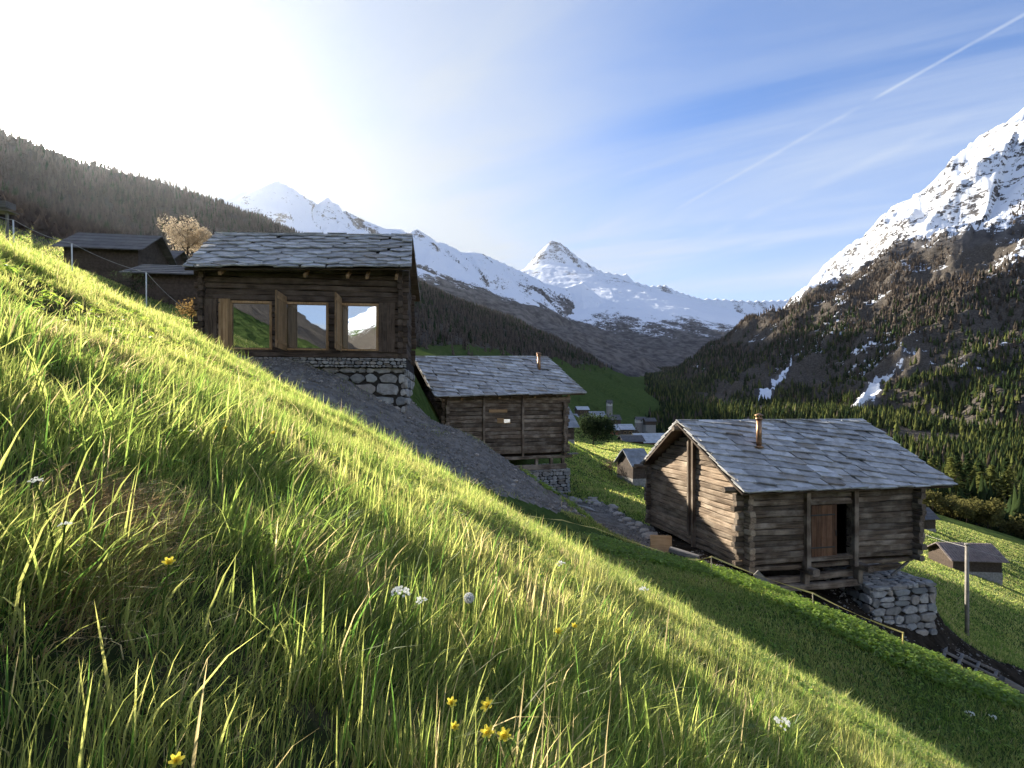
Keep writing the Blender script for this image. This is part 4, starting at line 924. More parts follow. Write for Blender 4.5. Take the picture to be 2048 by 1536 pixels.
# clods and gravel on the bare earth and the stony path
def rubble(poly, px0, px1, y0, y1, N, smin, smax, name, label, seed):
    r = np.random.default_rng(seed); px = r.uniform(px0, px1, N); Y = r.uniform(y0, y1, N); X = (px - CX) / F * Y
    k = in_poly(X, Y, poly) & (r.random(N) < np.clip(0.5 + 2.2 * fbm(X / 1.4, Y / 1.4, 3, seed), 0.05, 1)); X, Y = X[k], Y[k]; n = len(X); Z = height(X, Y)[0]
    s = smin + (smax - smin) * r.random(n) ** 3.5
    d = np.array([(1, 0, 0), (0, 1, 0), (-1, 0, 0), (0, -1, 0), (0, 0, 1), (0, 0, -1)], float)
    V = np.stack([X, Y, Z], -1)[:, None] + d[None] * (s[:, None, None] * r.uniform(0.5, 1.2, (n, 6, 1))) * np.array([1, 1, 0.75]) + r.normal(0, 0.18, (n, 6, 3)) * s[:, None, None]
    F_ = np.array([(0, 1, 4), (1, 2, 4), (2, 3, 4), (3, 0, 4), (1, 0, 5), (2, 1, 5), (3, 2, 5), (0, 3, 5)]).ravel()
    lp = ((np.arange(n) * 6)[:, None] + F_).ravel(); o = np_mesh(name, V.reshape(-1, 3), lp, np.arange(len(lp) // 3) * 3, M_CLOD); tag(o, label, "rubble", kind="stuff")
M_CLOD = simple("earth_clods", (0.22, 0.20, 0.175), 0.95, 0.1, 0, 0.45, 9.0)
rubble(BANK, 380, 1190, 16.4, 25.6, 26000, 0.015, 0.11, "bank_rubble", "loose clods and gravel on the bare earth bank", 12)
rubble(PATH, 1110, 1320, 19.5, 35, 9000, 0.02, 0.13, "path_gravel", "gravel and broken stone of the path beside the lower cabin", 13)
rubble(SOIL, 1290, 2080, 13, 26, 12000, 0.015, 0.09, "dug_earth", "dark clods of dug earth round the lower cabin", 14)
# straggling grass creeping over the foot of the bank
NB = 26000; px_ = rng.uniform(560, 1190, NB); Y_ = rng.uniform(16.2, 25.6, NB); gx, gy = (px_ - CX) / F * Y_, Y_
k = in_poly(gx, gy, BANK) & (rng.random(NB) < np.clip(0.02 + 2.4 * (fbm(gx / 1.6, gy / 1.6, 3, 88) - 0.06) + sstep(19.5, 16.5, gy) * 0.9 * (gx > -5), 0, 1)); gx, gy = gx[k], gy[k]; n = len(gx)
o = blades(gx, gy, rng.uniform(0.06, 0.2, n), rng.uniform(0.010, 0.022, n), rng.uniform(0, 6.28, n), rng.uniform(0.2, 0.9, n), tints(gx, gy, 0.12, 0.8), "bank_grass", M_GRASS, 2); tag(o, "thin grass creeping over the foot of the bare bank", "grass", kind="stuff")

# the same meadow beside and behind the photographer
NB = 330000; gx, gy = rng.uniform(-5.5, 5.5, NB), rng.uniform(-2.2, 5.4, NB)
k = (np.abs(np.arctan2(gx, gy)) > R(50.5)) & (np.hypot(gx, gy) > 0.45); gx, gy = gx[k], gy[k]; n = len(gx); cl_ = fbm(gx / 0.20, gy / 0.20, 3, 51) + 0.7 * fbm(gx / 0.9, gy / 0.9, 2, 52)
o = blades(gx, gy, np.clip(0.05 + 0.09 * cl_ + rng.normal(0, 0.016, n), 0.02, 0.14), rng.uniform(0.004, 0.008, n), R(10) + rng.normal(0, 1.25, n), np.clip(0.34 + rng.normal(0, 0.3, n), 0.02, 1.2), tints(gx * 2.4, gy * 2.4, 0.06), "side_grass", M_GRASS, 2)
tag(o, "meadow grass beside the photographer", "grass", kind="stuff")

weeds([(1000, 16), (1200, 14.8), (1480, 14.4), (1750, 11.8), (2080, 11.4), (2080, 9.2), (1700, 8.8), (1300, 9.2), (1000, 11.5)], 1500, 0.06, 0.16, "swale_weeds", "scattered broad leaved weeds in the shaded hollow", 9)
weeds([(1140, 60), (1300, 60), (1300, 28), (1140, 30)], 700, 0.14, 0.35, "meadow_weeds", "taller weeds dotted over the meadow beside the path", 10)
# ------------------------------------------------------------------ far forests (one mass each) and the nearer trees
def far_leaf(name):
    mt = bpy.data.materials.new(name); mt.use_nodes = True; T = NT(mt.node_tree); mt.node_tree.nodes.clear()
    at = T.n('ShaderNodeAttribute', attribute_name='tint').outputs['Color']
    df = T.n('ShaderNodeBsdfDiffuse', {0: at}); tr = T.n('ShaderNodeBsdfTranslucent', {0: at})
    mx = T.n('ShaderNodeMixShader', {0: 0.25, 1: df.outputs[0], 2: tr.outputs[0]})
    o = T.n('ShaderNodeOutputMaterial'); T.link(mx.outputs[0], o.inputs[0]); return mt
M_FOREST = far_leaf("forest_needles")
KINDS_ = {"spruce": (np.array([0.020, 0.034, 0.014]), np.array([0.042, 0.060, 0.020])), "larch": (np.array([0.072, 0.056, 0.043]), np.array([0.155, 0.120, 0.090])),
          "young": (np.array([0.070, 0.085, 0.022]), np.array([0.13, 0.135, 0.040]))}
def conifers(x, y, hgt, rad, kindcol, name, label, tiers=4, ring=7):
    n = len(x); z = height(x, y)[0] - 0.3
    per = 1 + ring; V = np.empty((n, tiers * per, 3)); F_ = []
    for t in range(tiers):
        z0 = 0.06 + 0.74 * (t / tiers) ** 0.95; z1 = min(1.0, z0 + 0.50 * (1 - 0.45 * t / tiers)); rr_ = (1 - t / tiers) ** 0.8
        V[:, t * per] = np.stack([x + rng.normal(0, 0.02, n) * hgt, y + rng.normal(0, 0.02, n) * hgt, z + hgt * (z1 if t < tiers - 1 else 1.0)], -1)
        for k in range(ring):
            a = 2 * np.pi * k / ring + rng.uniform(-0.35, 0.35, n); q = rad * rr_ * rng.uniform(0.35, 1.25, n)
            V[:, t * per + 1 + k] = np.stack([x + q * np.cos(a), y + q * np.sin(a), z + hgt * (z0 + rng.uniform(-0.05, 0.05, n))], -1)
        F_ += [(t * per, t * per + 1 + k, t * per + 1 + (k + 1) % ring) for k in range(ring)]
    F_ = np.array(F_).ravel(); lp = ((np.arange(n) * tiers * per)[:, None] + F_).ravel()
    cols = np.repeat(np.concatenate([kindcol, np.ones((n, 1))], 1), tiers * per, 0)
    o = np_mesh(name, V.reshape(-1, 3), lp, np.arange(len(lp) // 3) * 3, M_FOREST, cols={"tint": cols}); tag(o, label, "forest", kind="stuff"); return o
def kcol(kind, n):
    a, b = KINDS_[kind]; t = rng.random((n, 1)); return (a * (1 - t) + b * t) * rng.uniform(0.8, 1.2, (n, 1))
thf = np.asarray(th)
def sample_mask(N, az0, az1, r0, r1, mask):
    a = rng.uniform(az0, az1, N); r = np.sqrt(rng.uniform(r0 * r0, r1 * r1, N))
    i = np.clip(np.searchsorted(thf, a), 0, nT - 1); j = np.clip(np.searchsorted(rr, r), 0, nR - 1)
    k = rng.random(N) < mask[i, j]; return r[k] * np.sin(R(1) * a[k]), r[k] * np.cos(R(1) * a[k]), i[k], j[k]
vis = np.ones(GZ.shape, bool)     # land that the terrain in front does not hide (no need to plant the rest)
elev = GZ / np.maximum(RR, 1e-6); run = np.maximum.accumulate(elev, axis=1); vis[:, 1:] = (elev + 30 / np.maximum(RR, 30))[:, 1:] > run[:, :-1]
infr = (np.abs(TH) < R(47))
# hillside: mostly bare larch, some spruce
hs = (GL == L["hillside"])
x, y, i, j = sample_mask(170000, -47, 17, 420, 2700, hs * forest * vis * 0.75)
dens = fbm(x / 160, y / 160, 3, 33); k = rng.random(len(x)) < np.clip(0.75 + dens * 1.4, 0.2, 1); x, y = x[k], y[k]
sp = rng.random(len(x)) < 0.22 + 0.5 * fbm(x / 240, y / 240, 2, 35)
for m_, kd, nm, lb in ((~sp, "larch", "larch_forest", "brown leafless larch wood covering the sunlit-edge hillside at left"), (sp, "spruce", "hillside_spruce_forest", "dark spruces scattered through the larch wood at left")):
    q = np.nonzero(m_)[0]; n = len(q); h_ = rng.uniform(9, 19, n)
    conifers(x[q], y[q], h_, h_ * rng.uniform(0.15, 0.24, n), kcol(kd, n), nm, lb, 3, 6)
print("hillside trees", len(x))
# scrub and young trees on the slope just behind the brow
x, y, i, j = sample_mask(9000, -47, -17, 80, 440, (GL == 0) * forest); q = fbm(x / 30, y / 30, 3, 39) > -0.12; x, y = x[q], y[q]; n = len(x); h_ = rng.uniform(1.0, 3.2, n)
conifers(x, y, h_, h_ * rng.uniform(0.25, 0.45, n), kcol("larch", n) * 0.8, "brow_scrub", "brown scrub on the dim slope behind the brow at left", 4, 8)
# rocky mountain: spruce low down, larch higher, thinning out at the snow
rm = ((GL == L["rocky_mountain"]) | wr) * vis
sn = ATTR[..., 0]
mask = rm * np.clip(forest * 1.0 + (sn < 0.75) * (sn > 0) * 0.10, 0, 1) * (tong > 1.7)
x, y, i, j = sample_mask(420000, 2, 47, 270, 4200, mask * 0.8)
zz = GZ[i, j]; dens = fbm(x / 130, y / 130, 4, 34) + 0.5 * fbm(x / 420, y / 420, 2, 38)
k = rng.random(len(x)) < np.clip(0.62 + dens * 2.4 - sstep(150, 560, zz) * 0.30, 0.03, 1); x, y, zz = x[k], y[k], zz[k]
u = rng.random(len(x)) + 0.6 * fbm(x / 200, y / 200, 2, 36); lar = u < sstep(60, 420, zz) * 0.95 + 0.06; yo = (~lar) & (rng.random(len(x)) < sstep(240, 20, zz) * 0.42 * (x > 200))
for m_, kd, nm, lb in ((lar, "larch", "mountain_larch_forest", "brown larch belt below the snow on the right-hand mountain"), (yo, "young", "young_larch_forest", "fresh green larches low on the right-hand mountain"),
                       ((~lar) & (~yo), "spruce", "mountain_spruce_forest", "dark spruce wood at the foot of the right-hand mountain")):
    q = np.nonzero(m_)[0]; n = len(q); h_ = (8 + 17 * rng.random(n) ** 1.4) * np.where(zz[q] > 380, 0.7, 1)
    conifers(x[q], y[q], h_, h_ * rng.uniform(0.12, 0.28, n), kcol(kd, n) * rng.uniform(0.6, 1.35, (n, 1)), nm, lb, 4, 6)
print("mountain trees", len(x))

def leaf_mat(name, col, var=0.35):
    mt = bpy.data.materials.new(name); mt.use_nodes = True; T = NT(mt.node_tree); mt.node_tree.nodes.clear()
    isl = T.n('ShaderNodeNewGeometry').outputs['Random Per Island']; oi = T.n('ShaderNodeObjectInfo').outputs['Random']
    k = T.m('ADD', 1 - var, T.m('ADD', T.m('MULTIPLY', isl, 1.3 * var), T.m('MULTIPLY', oi, 0.7 * var)))
    c = T.n('ShaderNodeVectorMath', {0: tuple(col), 'Scale': k}, operation='SCALE').outputs[0]
    df = T.n('ShaderNodeBsdfDiffuse', {0: c}); tc = T.n('ShaderNodeVectorMath', {0: c, 'Scale': 1.6}, operation='SCALE').outputs[0]
    tr = T.n('ShaderNodeBsdfTranslucent', {0: tc}); mx = T.n('ShaderNodeMixShader', {0: 0.4, 1: df.outputs[0], 2: tr.outputs[0]})
    o = T.n('ShaderNodeOutputMaterial'); T.link(mx.outputs[0], o.inputs[0]); return mt
M_SPRUCE = leaf_mat("spruce_needles", (0.038, 0.060, 0.022)); M_YOUNG = leaf_mat("fresh_larch_needles", (0.15, 0.16, 0.045)); M_TAN = leaf_mat("tan_larch_twigs", (0.40, 0.325, 0.225))
M_BUSH = leaf_mat("budding_willow_leaves", (0.125, 0.115, 0.038)); M_BARE = leaf_mat("bare_twigs", (0.11, 0.082, 0.058)); M_DGREEN = leaf_mat("dark_leaves", (0.026, 0.038, 0.018)); M_RUST = leaf_mat("rusty_leaves", (0.20, 0.13, 0.05))
M_BARK = simple("bark", (0.075, 0.055, 0.042), 0.9, 0.1)

def conifer_proto(h, r, mat, seed, dens=1.0):
    rs = np.random.default_rng(seed); m = int(520 * dens); t = rs.random(m) ** 0.8; a = rs.uniform(0, 6.28, m)
    zc = h * (0.10 + 0.88 * t); rc = r * (1 - t) ** 0.85 * rs.uniform(0.25, 1.1, m) + 0.05
    c = np.stack([rc * np.cos(a), rc * np.sin(a), zc - 0.25 * rc], -1); s = (h * 0.060 * rs.uniform(0.6, 1.4, m) * (1.15 - 0.6 * t))[:, None]
    d = np.stack([np.cos(a), np.sin(a), rs.uniform(-0.6, 0.0, m)], -1); w = np.stack([-np.sin(a), np.cos(a), rs.uniform(-0.4, 0.4, m)], -1)
    V = np.stack([c - d * s * 0.6, c + w * s * 0.55, c + d * s * 1.3, c - w * s * 0.55], 1); return V.reshape(-1, 3)
def round_proto(h, r, seed, lobes=7, m=650, leaf=0.05, squash=1.0):
    rs = np.random.default_rng(seed); L_ = [(rs.uniform(-0.55, 0.55) * r, rs.uniform(-0.55, 0.55) * r, h * rs.uniform(0.38, 0.80), r * rs.uniform(0.32, 0.62)) for _ in range(lobes)]
    pts = []
    for i in range(m):
        lx, ly, lz, lr = L_[rs.integers(lobes)]; v = rs.normal(0, 1, 3); v /= np.linalg.norm(v); v *= lr * rs.uniform(0.35, 1.15) ** 0.6
        pts.append((lx + v[0], ly + v[1], max(h * 0.08, lz + v[2] * squash)))
    c = np.array(pts); a = rs.normal(0, 1, (m, 3)); a /= np.linalg.norm(a, axis=1)[:, None]; b = np.cross(a, rs.normal(0, 1, (m, 3))); b /= np.linalg.norm(b, axis=1)[:, None]
    s = (h * leaf * rs.uniform(0.6, 1.5, m))[:, None]
    return np.stack([c - a * s, c + b * s * 0.6, c + a * s, c - b * s * 0.6], 1).reshape(-1, 3)
def quads_obj(name, V, mat, parent):
    n = len(V) // 4; return np_mesh(name, V, np.arange(n * 4), np.arange(n) * 4, mat, parent)
def tree(name, label, cat, group, V, h, crown_mat, trunk_r, limbs, seed):
    root = empty(name, (0, 0, 0)); tag(root, label, cat, group); rs = random.Random(seed)
    mb = MB(); mb.tube([(0, 0, -0.4), (0.02 * h, 0, h * 0.4), (0, 0.01 * h, h * 0.93)], [trunk_r, trunk_r * 0.7, trunk_r * 0.12], 7)
    for k in range(limbs):
        z = h * rs.uniform(0.2, 0.75); a = rs.uniform(0, 6.28); l = h * rs.uniform(0.15, 0.34)
        mb.tube([(0, 0, z), (l * 0.5 * math.cos(a), l * 0.5 * math.sin(a), z + l * 0.25), (l * math.cos(a), l * math.sin(a), z + l * 0.7)], [trunk_r * 0.4, trunk_r * 0.25, 0.01], 5)
    mb.build("trunk", M_BARK, root, True); quads_obj("crown", V, crown_mat, root); return root
def copy_tree(o, parent=None):
    c = o.copy(); COL.objects.link(c)
    if parent: c.parent = parent
    for ch in list(o.children): copy_tree(ch, c)
    return c
_first = {}
def plant(key, make, x, y, s, rz, label=None):
    if key not in _first: _first[key] = o = make()
    else: o = copy_tree(_first[key])
    o.location = (x, y, gz(x, y) - 0.1); o.rotation_euler = (0, 0, rz); o.scale = (s, s, s * random.uniform(0.9, 1.1))
    if label: o["label"] = label
    return o
GE = "conifers at the forest edge beyond the meadow"
mk_spruce = [lambda k=k: tree("spruce_tree", "dark spruce at the forest edge beyond the right meadow", "tree", GE, conifer_proto(15, 2.9, M_SPRUCE, 70 + k), 15, M_SPRUCE, 0.22, 6, k) for k in range(3)]
mk_young = [lambda k=k: tree("larch_tree", "pale green larch at the forest edge beyond the right meadow", "tree", GE, conifer_proto(14, 3.0, M_YOUNG, 80 + k, 0.8), 14, M_YOUNG, 0.2, 6, k) for k in range(3)]
mk_bush = [lambda k=k: tree("willow_bush", "yellow green willow bush along the right meadow's far edge", "bush", "willow bushes along the meadow", round_proto(7, 3.6, 90 + k), 7, M_BUSH, 0.12, 9, k) for k in range(3)]
mk_bare = [lambda k=k: tree("birch_tree", "thin bare tree among the village roofs", "tree", "bare trees in the village", round_proto(8, 2.6, 95 + k, 6, 300, 0.035), 8, M_BARE, 0.10, 12, k) for k in range(2)]
rt = random.Random(4)
def at(px, Y): return (px - CX) / F * Y, Y
for n_ in range(110):
    Y = 225 + 210 * rt.random() ** 1.3; px = rt.uniform(1700 if Y > 300 else 1840, 2085); x, y = at(px, Y); k = rt.randrange(3)
    if Y < 250 and px < 1900: continue
    if rt.random() < 0.36: plant("s%d" % k, mk_spruce[k], x, y, rt.uniform(1.4, 2.6), rt.uniform(0, 6))
    else: plant("y%d" % k, mk_young[k], x, y, rt.uniform(1.4, 2.5), rt.uniform(0, 6))
for n_ in range(34):
    px = rt.uniform(1835, 2070); Y = rt.uniform(185, 215); x, y = at(px, Y); k = rt.randrange(3); plant("b%d" % k, mk_bush[k], x, y, rt.uniform(0.8, 1.5), rt.uniform(0, 6))
for n_ in range(26):
    px = rt.uniform(1290, 1480); Y = rt.uniform(330, 460); x, y = at(px, Y); k = rt.randrange(3); plant("b%d" % k, mk_bush[k], x, y, rt.uniform(0.6, 1.2), rt.uniform(0, 6), "small willow bush at the valley bottom behind the village")
for px, Y, s in ((1262, 262, 1.0), (1272, 268, 1.2), (1285, 275, 1.0), (1295, 270, 0.9), (1240, 300, 0.9), (1305, 300, 1.1), (1225, 330, 1.0), (1330, 330, 1.0)):
    x, y = at(px, Y); plant("bare%d" % (int(px) % 2), mk_bare[int(px) % 2], x, y, s, px)
# single trees
x, y = at(374, 62); t = tree("larch_tree", "tan leafless larch with a round crown left of the upper cabin's roof", "tree", None, np.concatenate([round_proto(6.0, 2.3, 6, 12, 2600, 0.016) + np.array([-0.7, 0, 0.2]), round_proto(5.2, 1.9, 8, 10, 2000, 0.018) + np.array([1.7, 0.3, 0.2])]), 6, M_TAN, 0.12, 16, 3)
t.location = (x, y, P(374, 530, 62).z)
for nm, lb, px, Y, h_, r_, M_, zpy, sd in (("dark_bush", "broad dark bush between the middle cabin and the village", 1186, 105, 6.4, 4.6, M_DGREEN, 880, 1), ("shrub", "rust coloured shrub at the upper cabin's left corner", 382, 23.5, 1.3, 0.75, M_RUST, 652, 2),
                                 ("shrub", "small bare shrub in the pasture left of the lower cabin", 1222, 47, 1.6, 1.2, M_BARE, 962, 3), ("shrub", "green shrub behind the brow under the old barn", 262, 33, 1.5, 1.3, M_DGREEN, 600, 4)):
    x, y = at(px, Y); t = tree(nm, lb, "bush", None, round_proto(h_, r_, 40 + sd, 16 if h_ > 4 else 9, 5200 if h_ > 4 else 700, 0.03, 0.8), h_, M_, 0.02 * h_, 10, sd); t.location = (x, y, gz(x, y) - 0.05)
# ------------------------------------------------------------------ smaller buildings
M_TIN = simple("ribbed_tin_roof", (0.20, 0.165, 0.155), 0.55, 0.4, 0.2, 0.3, 3.0)
M_ROOFG = simple("grey_slab_roof", (0.24, 0.25, 0.26), 0.6, 0.4, 0, 0.4, 1.5); M_ROOFW = simple("pale_metal_roof", (0.42, 0.44, 0.46), 0.5, 0.4, 0, 0.2, 1.0)
M_ROOFD = simple("dark_slab_roof", (0.10, 0.095, 0.095), 0.7, 0.3, 0, 0.3, 1.5)
M_RENDER = simple("cream_render", (0.46, 0.40, 0.32), 0.9, 0.1, 0, 0.12); M_WHITE = simple("white_render", (0.62, 0.60, 0.56), 0.9, 0.1, 0, 0.1); M_REDW = simple("reddish_boards", (0.17, 0.075, 0.045), 0.85, 0.2, 0, 0.3)
M_BOARD = simple("dark_weathered_boards", (0.075, 0.055, 0.042), 0.85, 0.2, 0, 0.35, 5.0)
M_DARKP = simple("dark_window_glass", (0.02, 0.025, 0.03), 0.08, 0.6, 0, 0.05)
def cottage(name, label, cat, px0, px1, py_base, py_eave, py_ridge, Y, depth, tan_yaw, wall_m, roof_m, windows=2, base_m=None, door=False, over=0.5, ribs=0, group=None, floors=1, foot=None):
    x0 = (px0 - CX) / F * Y; yaw = math.atan(tan_yaw); w = (px1 - px0) / F * Y / max(0.2, math.cos(yaw))
    zb, ze, zr = (CY - py_base) / F * Y, (CY - py_eave) / F * Y, (CY - py_ridge) / F * Y
    o = empty(name, (x0, Y, zb), yaw); tag(o, label, cat, group); H = ze - zb; RZ = zr - zb
    mb = MB(); dn = -(foot if foot is not None else max(1.0, 0.06 * Y))
    n = max(3, int(H / 0.35)); hb = H * 0.45 if base_m else 0
    for i in range(n):
        a, b = hb + (H - hb) * i / n, hb + (H - hb) * (i + 1) / n; q = random.uniform(-0.02, 0.02)
        mb.box((q, q, a), (w - q, depth - q, b - 0.015 * (b - a)))
    mb.prism([(0.05, 0.05, H), (0.05, depth - 0.05, H), (0.05, depth / 2, RZ - 0.15)], (w - 0.1, 0, 0)); wl = mb.build("wall", wall_m, o)
    mb = MB(); mb.box((-0.04, -0.04, dn), (w + 0.04, depth + 0.04, hb + 0.001)); mb.build("base_wall", base_m or M_STONE, o)
    mb = MB(); sl = (RZ - H) / (depth / 2); e = over
    for sgn in (0, 1):
        y0, y1 = (-e, depth / 2 + 0.02) if not sgn else (depth + e, depth / 2 - 0.02); z0 = H - sl * e + 0.02
        nn = max(2, int((depth / 2 + e) / 0.6))
        for k in range(nn):
            f0, f1 = k / nn, (k + 1.12) / nn
            p = [(-e, y0 + (y1 - y0) * f0, z0 + (RZ - z0) * f0 + 0.05), (w + e, y0 + (y1 - y0) * f0, z0 + (RZ - z0) * f0 + 0.05), (w + e, y0 + (y1 - y0) * min(1, f1), z0 + (RZ - z0) * min(1, f1)), (-e, y0 + (y1 - y0) * min(1, f1), z0 + (RZ - z0) * min(1, f1))]
            mb.prism(p, (0, 0, 0.09))
        for k in range(ribs):
            xx = -e + (w + 2 * e) * (k + 0.5) / ribs; mb.beam((xx, y0, z0 + 0.17), (xx, y1, RZ + 0.15), 0.09, 0.05)
    mb.build("roof", roof_m, o)
    for k in range(windows):
        fl = k % floors; xx = w * (k // floors + 0.7) / ((windows // floors) + 0.4); zz = hb + (H - hb) * (0.35 + 0.45 * fl) if floors > 1 else H * 0.62; s = min(0.5, H * 0.16)
        mb = MB(); mb.box((xx - s, -0.06, zz - s), (xx + s, -0.012, zz + s * 1.1)); f = mb.build("window", M_LARCHX, o)
        mb = MB(); mb.box((xx - s * 0.78, -0.075, zz - s * 0.78), (xx + s * 0.78, -0.063, zz + s * 0.86)); mb.build("pane", M_DARKP, f)
    if door:
        mb = MB(); mb.box((w * 0.32, -0.05, 0.0), (w * 0.32 + 0.9, -0.012, min(1.9, H * 0.8))); mb.build("door", M_BOARD, o)
    return o
GV = "village houses in the valley"
cottage("barn", "dark old barn in the glare behind the grass brow", "barn", 128, 262, 575, 490, 446, 44, 5.5, 0.15, M_BOARD, M_ROOFD, 0, None, True, 0.6)
cottage("barn", "old stone-roofed barn between the hazy barn and the upper cabin", "barn", 262, 402, 640, 545, 512, 36, 5.0, 0.12, M_BOARD, M_ROOFD, 0, None, True, 0.5)
cottage("barn", "small slab-roofed barn tucked above the stone-roofed one", "barn", 262, 330, 560, 520, 488, 52, 4.5, 0.1, M_BOARD, M_ROOFD, 0, None, False, 0.5)
cottage("shed", "weathered shed with a ribbed tin roof behind the wooden pole", "shed", 1906, 1994, 1142, 1117, 1096, 57, 4.0, -0.12, M_BOARD, M_TIN, 0, None, True, 0.45, 22)
cottage("hut", "dark little hut on the meadow right behind the lower cabin", "hut", 1842, 1874, 1058, 1036, 1020, 96, 4.0, 0.1, M_BOARD, M_ROOFD, 0, None, True, 0.5)
cottage("hut", "low hut with a light stone roof behind the lower cabin's left corner", "hut", 1266, 1302, 958, 930, 902, 44, 3.0, 0.25, M_BOARD, M_ROOFG, 0, None, False, 0.25)
cottage("cabin", "cabin with a pale slab roof right behind the middle cabin", "cabin", 1112, 1150, 905, 850, 815, 62, 5.0, 0.35, M_BOARD, M_ROOFG, 0, M_STONE, False, 0.5)
V_ = [("dark chalet with a narrow pale roof, leftmost in the village", 1156, 1178, 832, 819, 813, 300, 7, 0.15, M_BOARD, M_ROOFW, 2, None),
      ("cream house under a wide grey roof above the dark bush", 1183, 1211, 846, 833, 823, 270, 8, 0.1, M_RENDER, M_ROOFG, 2, M_STONE),
      ("dark barn right of the cream house", 1215, 1242, 848, 839, 830, 275, 7, 0.12, M_BOARD, M_ROOFD, 0, None),
      ("red and cream house with a pale roof, lowest in the village", 1209, 1237, 879, 859, 850, 205, 6, 0.1, M_REDW, M_ROOFW, 2, M_RENDER),
      ("house with a pale ridge roof right of the red one", 1243, 1268, 878, 858, 849, 215, 6, 0.15, M_BOARD, M_ROOFW, 2, M_STONE),
      ("brown barn below the pale ridge roofed house", 1248, 1288, 896, 882, 872, 165, 6, 0.1, M_BOARD, M_ROOFD, 0, None),
      ("long hall with a bluish metal roof left of the lower cabin's ridge", 1276, 1345, 896, 884, 868, 175, 8, 0.08, M_REDW, M_ROOFW, 3, M_RENDER),
      ("small house with a white gable in the upper meadow", 1274, 1291, 846, 839, 834, 330, 6, 0.0, M_WHITE, M_ROOFD, 1, None),
      ("long dark barn beside the white gabled house", 1292, 1312, 850, 842, 836, 325, 6, 0.1, M_BOARD, M_ROOFD, 0, None),
      ("tiny cottage on the hillside above the village", 1216, 1225, 812, 806, 800, 420, 5, 0.1, M_WHITE, M_ROOFD, 1, None),
      ("wooden chalet high on the meadow over the middle cabin's flue", 1098, 1118, 752, 744, 738, 380, 7, 0.15, M_BOARD, M_ROOFD, 1, None),
      ("barn with a light roof left end of the village near the bush", 1140, 1158, 850, 838, 828, 240, 6, 0.3, M_BOARD, M_ROOFG, 0, None)]
for lb, a, b, pb, pe, pr, Y, dp, ty, wm, rm_, nw, bm_ in V_:
    cottage("village_house", lb, "house", a, b, pb, pe, pr, Y, dp, ty, wm, rm_, nw, bm_, False, 0.6, 0, GV)

# ------------------------------------------------------------------ poles, posts, tapes, timber, stones
M_TAPE = simple("yellow_tape", (0.62, 0.50, 0.16), 0.6, 0.3, 0, 0.15); M_STAKE = simple("pale_stake_wood", (0.42, 0.35, 0.24), 0.8, 0.2, 0, 0.2); M_WPOST = simple("white_plastic_post", (0.70, 0.70, 0.68), 0.5, 0.4, 0, 0.05)
M_POLE = simple("grey_pole_wood", (0.30, 0.27, 0.23), 0.85, 0.2, 0, 0.3, 3.0); M_ROPE = simple("grey_fence_wire", (0.33, 0.31, 0.29), 0.6, 0.4)
x, y = at(1934, 22.9); zb = P(1934, 1282, 22.9).z; zt = P(1934, 1090, 22.9).z
o = empty("utility_pole", (x, y, zb)); tag(o, "grey wooden pole in front of the tin roofed shed", "pole")
mb = MB(); mb.tube([(0, 0, -0.6), (0, 0, (zt - zb) * 0.5), (0, 0, zt - zb)], [0.085, 0.08, 0.072], 12); mb.build("shaft", M_POLE, o, True)
mb = MB(); mb.tube([(0, 0, zt - zb - 0.001), (0, 0, zt - zb + 0.05), (0, 0, zt - zb + 0.07)], [0.10, 0.10, 0.05], 12); mb.build("cap", M_GREYW, o, True)
def stake(px, pt, pb, Y, label, mat, r=0.014, group="marker stakes", name="marker_stake", cat="stake", foot=0.35):
    a, b = P(px, pb, Y), P(px, pt, Y); mb = MB(); d = random.uniform(-0.03, 0.03)
    mb.tube([(0, 0, -foot), (d * 0.5, 0, (b.z - a.z) / 2), (d, 0, b.z - a.z), (d, 0, b.z - a.z + 0.012)], [r, r, r * 0.95, r * 0.5], 8); o = mb.build(name, mat, None, True); o.location = a; tag(o, label, cat, group); return b
s1 = stake(1423, 1113, 1145, 15.9, "short stake where the yellow tape leaves the lower cabin's front corner", M_STAKE)
s2 = stake(1627, 1187, 1215, 14.1, "thin stake in the middle of the yellow tape's run", M_STAKE)
s3 = stake(1805, 1265, 1302, 12.7, "yellow topped stake at the yellow tape's lower end", M_TAPE, 0.018)
s0 = stake(1123, 988, 1040, 21.5, "thin stake on the crest of the bare bank", M_STAKE, 0.012)
def ribbon(name, pts, sag, width, mat, label, cat, group=None, tube=None):
    mb = MB(); path = []
    for a, b in zip(pts[:-1], pts[1:]):
        for k in range(8):
            t = k / 8; p = a.lerp(b, t); p.z -= sag * 4 * t * (1 - t); path.append(p)
    path.append(pts[-1].copy())
    if tube: mb.tube(path, tube, 6)
    else:
        for i, (a, b) in enumerate(zip(path[:-1], path[1:])):
            w0, w1 = [width * (0.55 + 0.45 * math.sin(q * 0.9)) for q in (i, i + 1)]
            up0, up1 = [Vector((0.02 * math.sin(q * 0.8), 0.6 * w, w)) for q, w in ((i, w0), (i + 1, w1))]
            mb.prism([a - up0 * 0.5, b - up1 * 0.5, b + up1 * 0.5, a + up0 * 0.5], (0.002, 0.002, 0.0))
    o = mb.build(name, mat, None); tag(o, label, cat, group); return o
ribbon("marker_tape", [P(1376, 1118, 16.3), s1, s2, s3], 0.05, 0.04, M_TAPE, "long yellow marker tape strung along the nettles below the lower cabin", "tape")
ribbon("marker_tape", [P(1000, 1062, 16.8), P(1060, 1032, 17.4), P(1124, 1040, 17.8), P(1190, 1056, 17.5), P(1330, 1105, 16.6)], 0.02, 0.03, M_TAPE, "slack pale tape across the foot of the bare bank", "tape")
posts = []
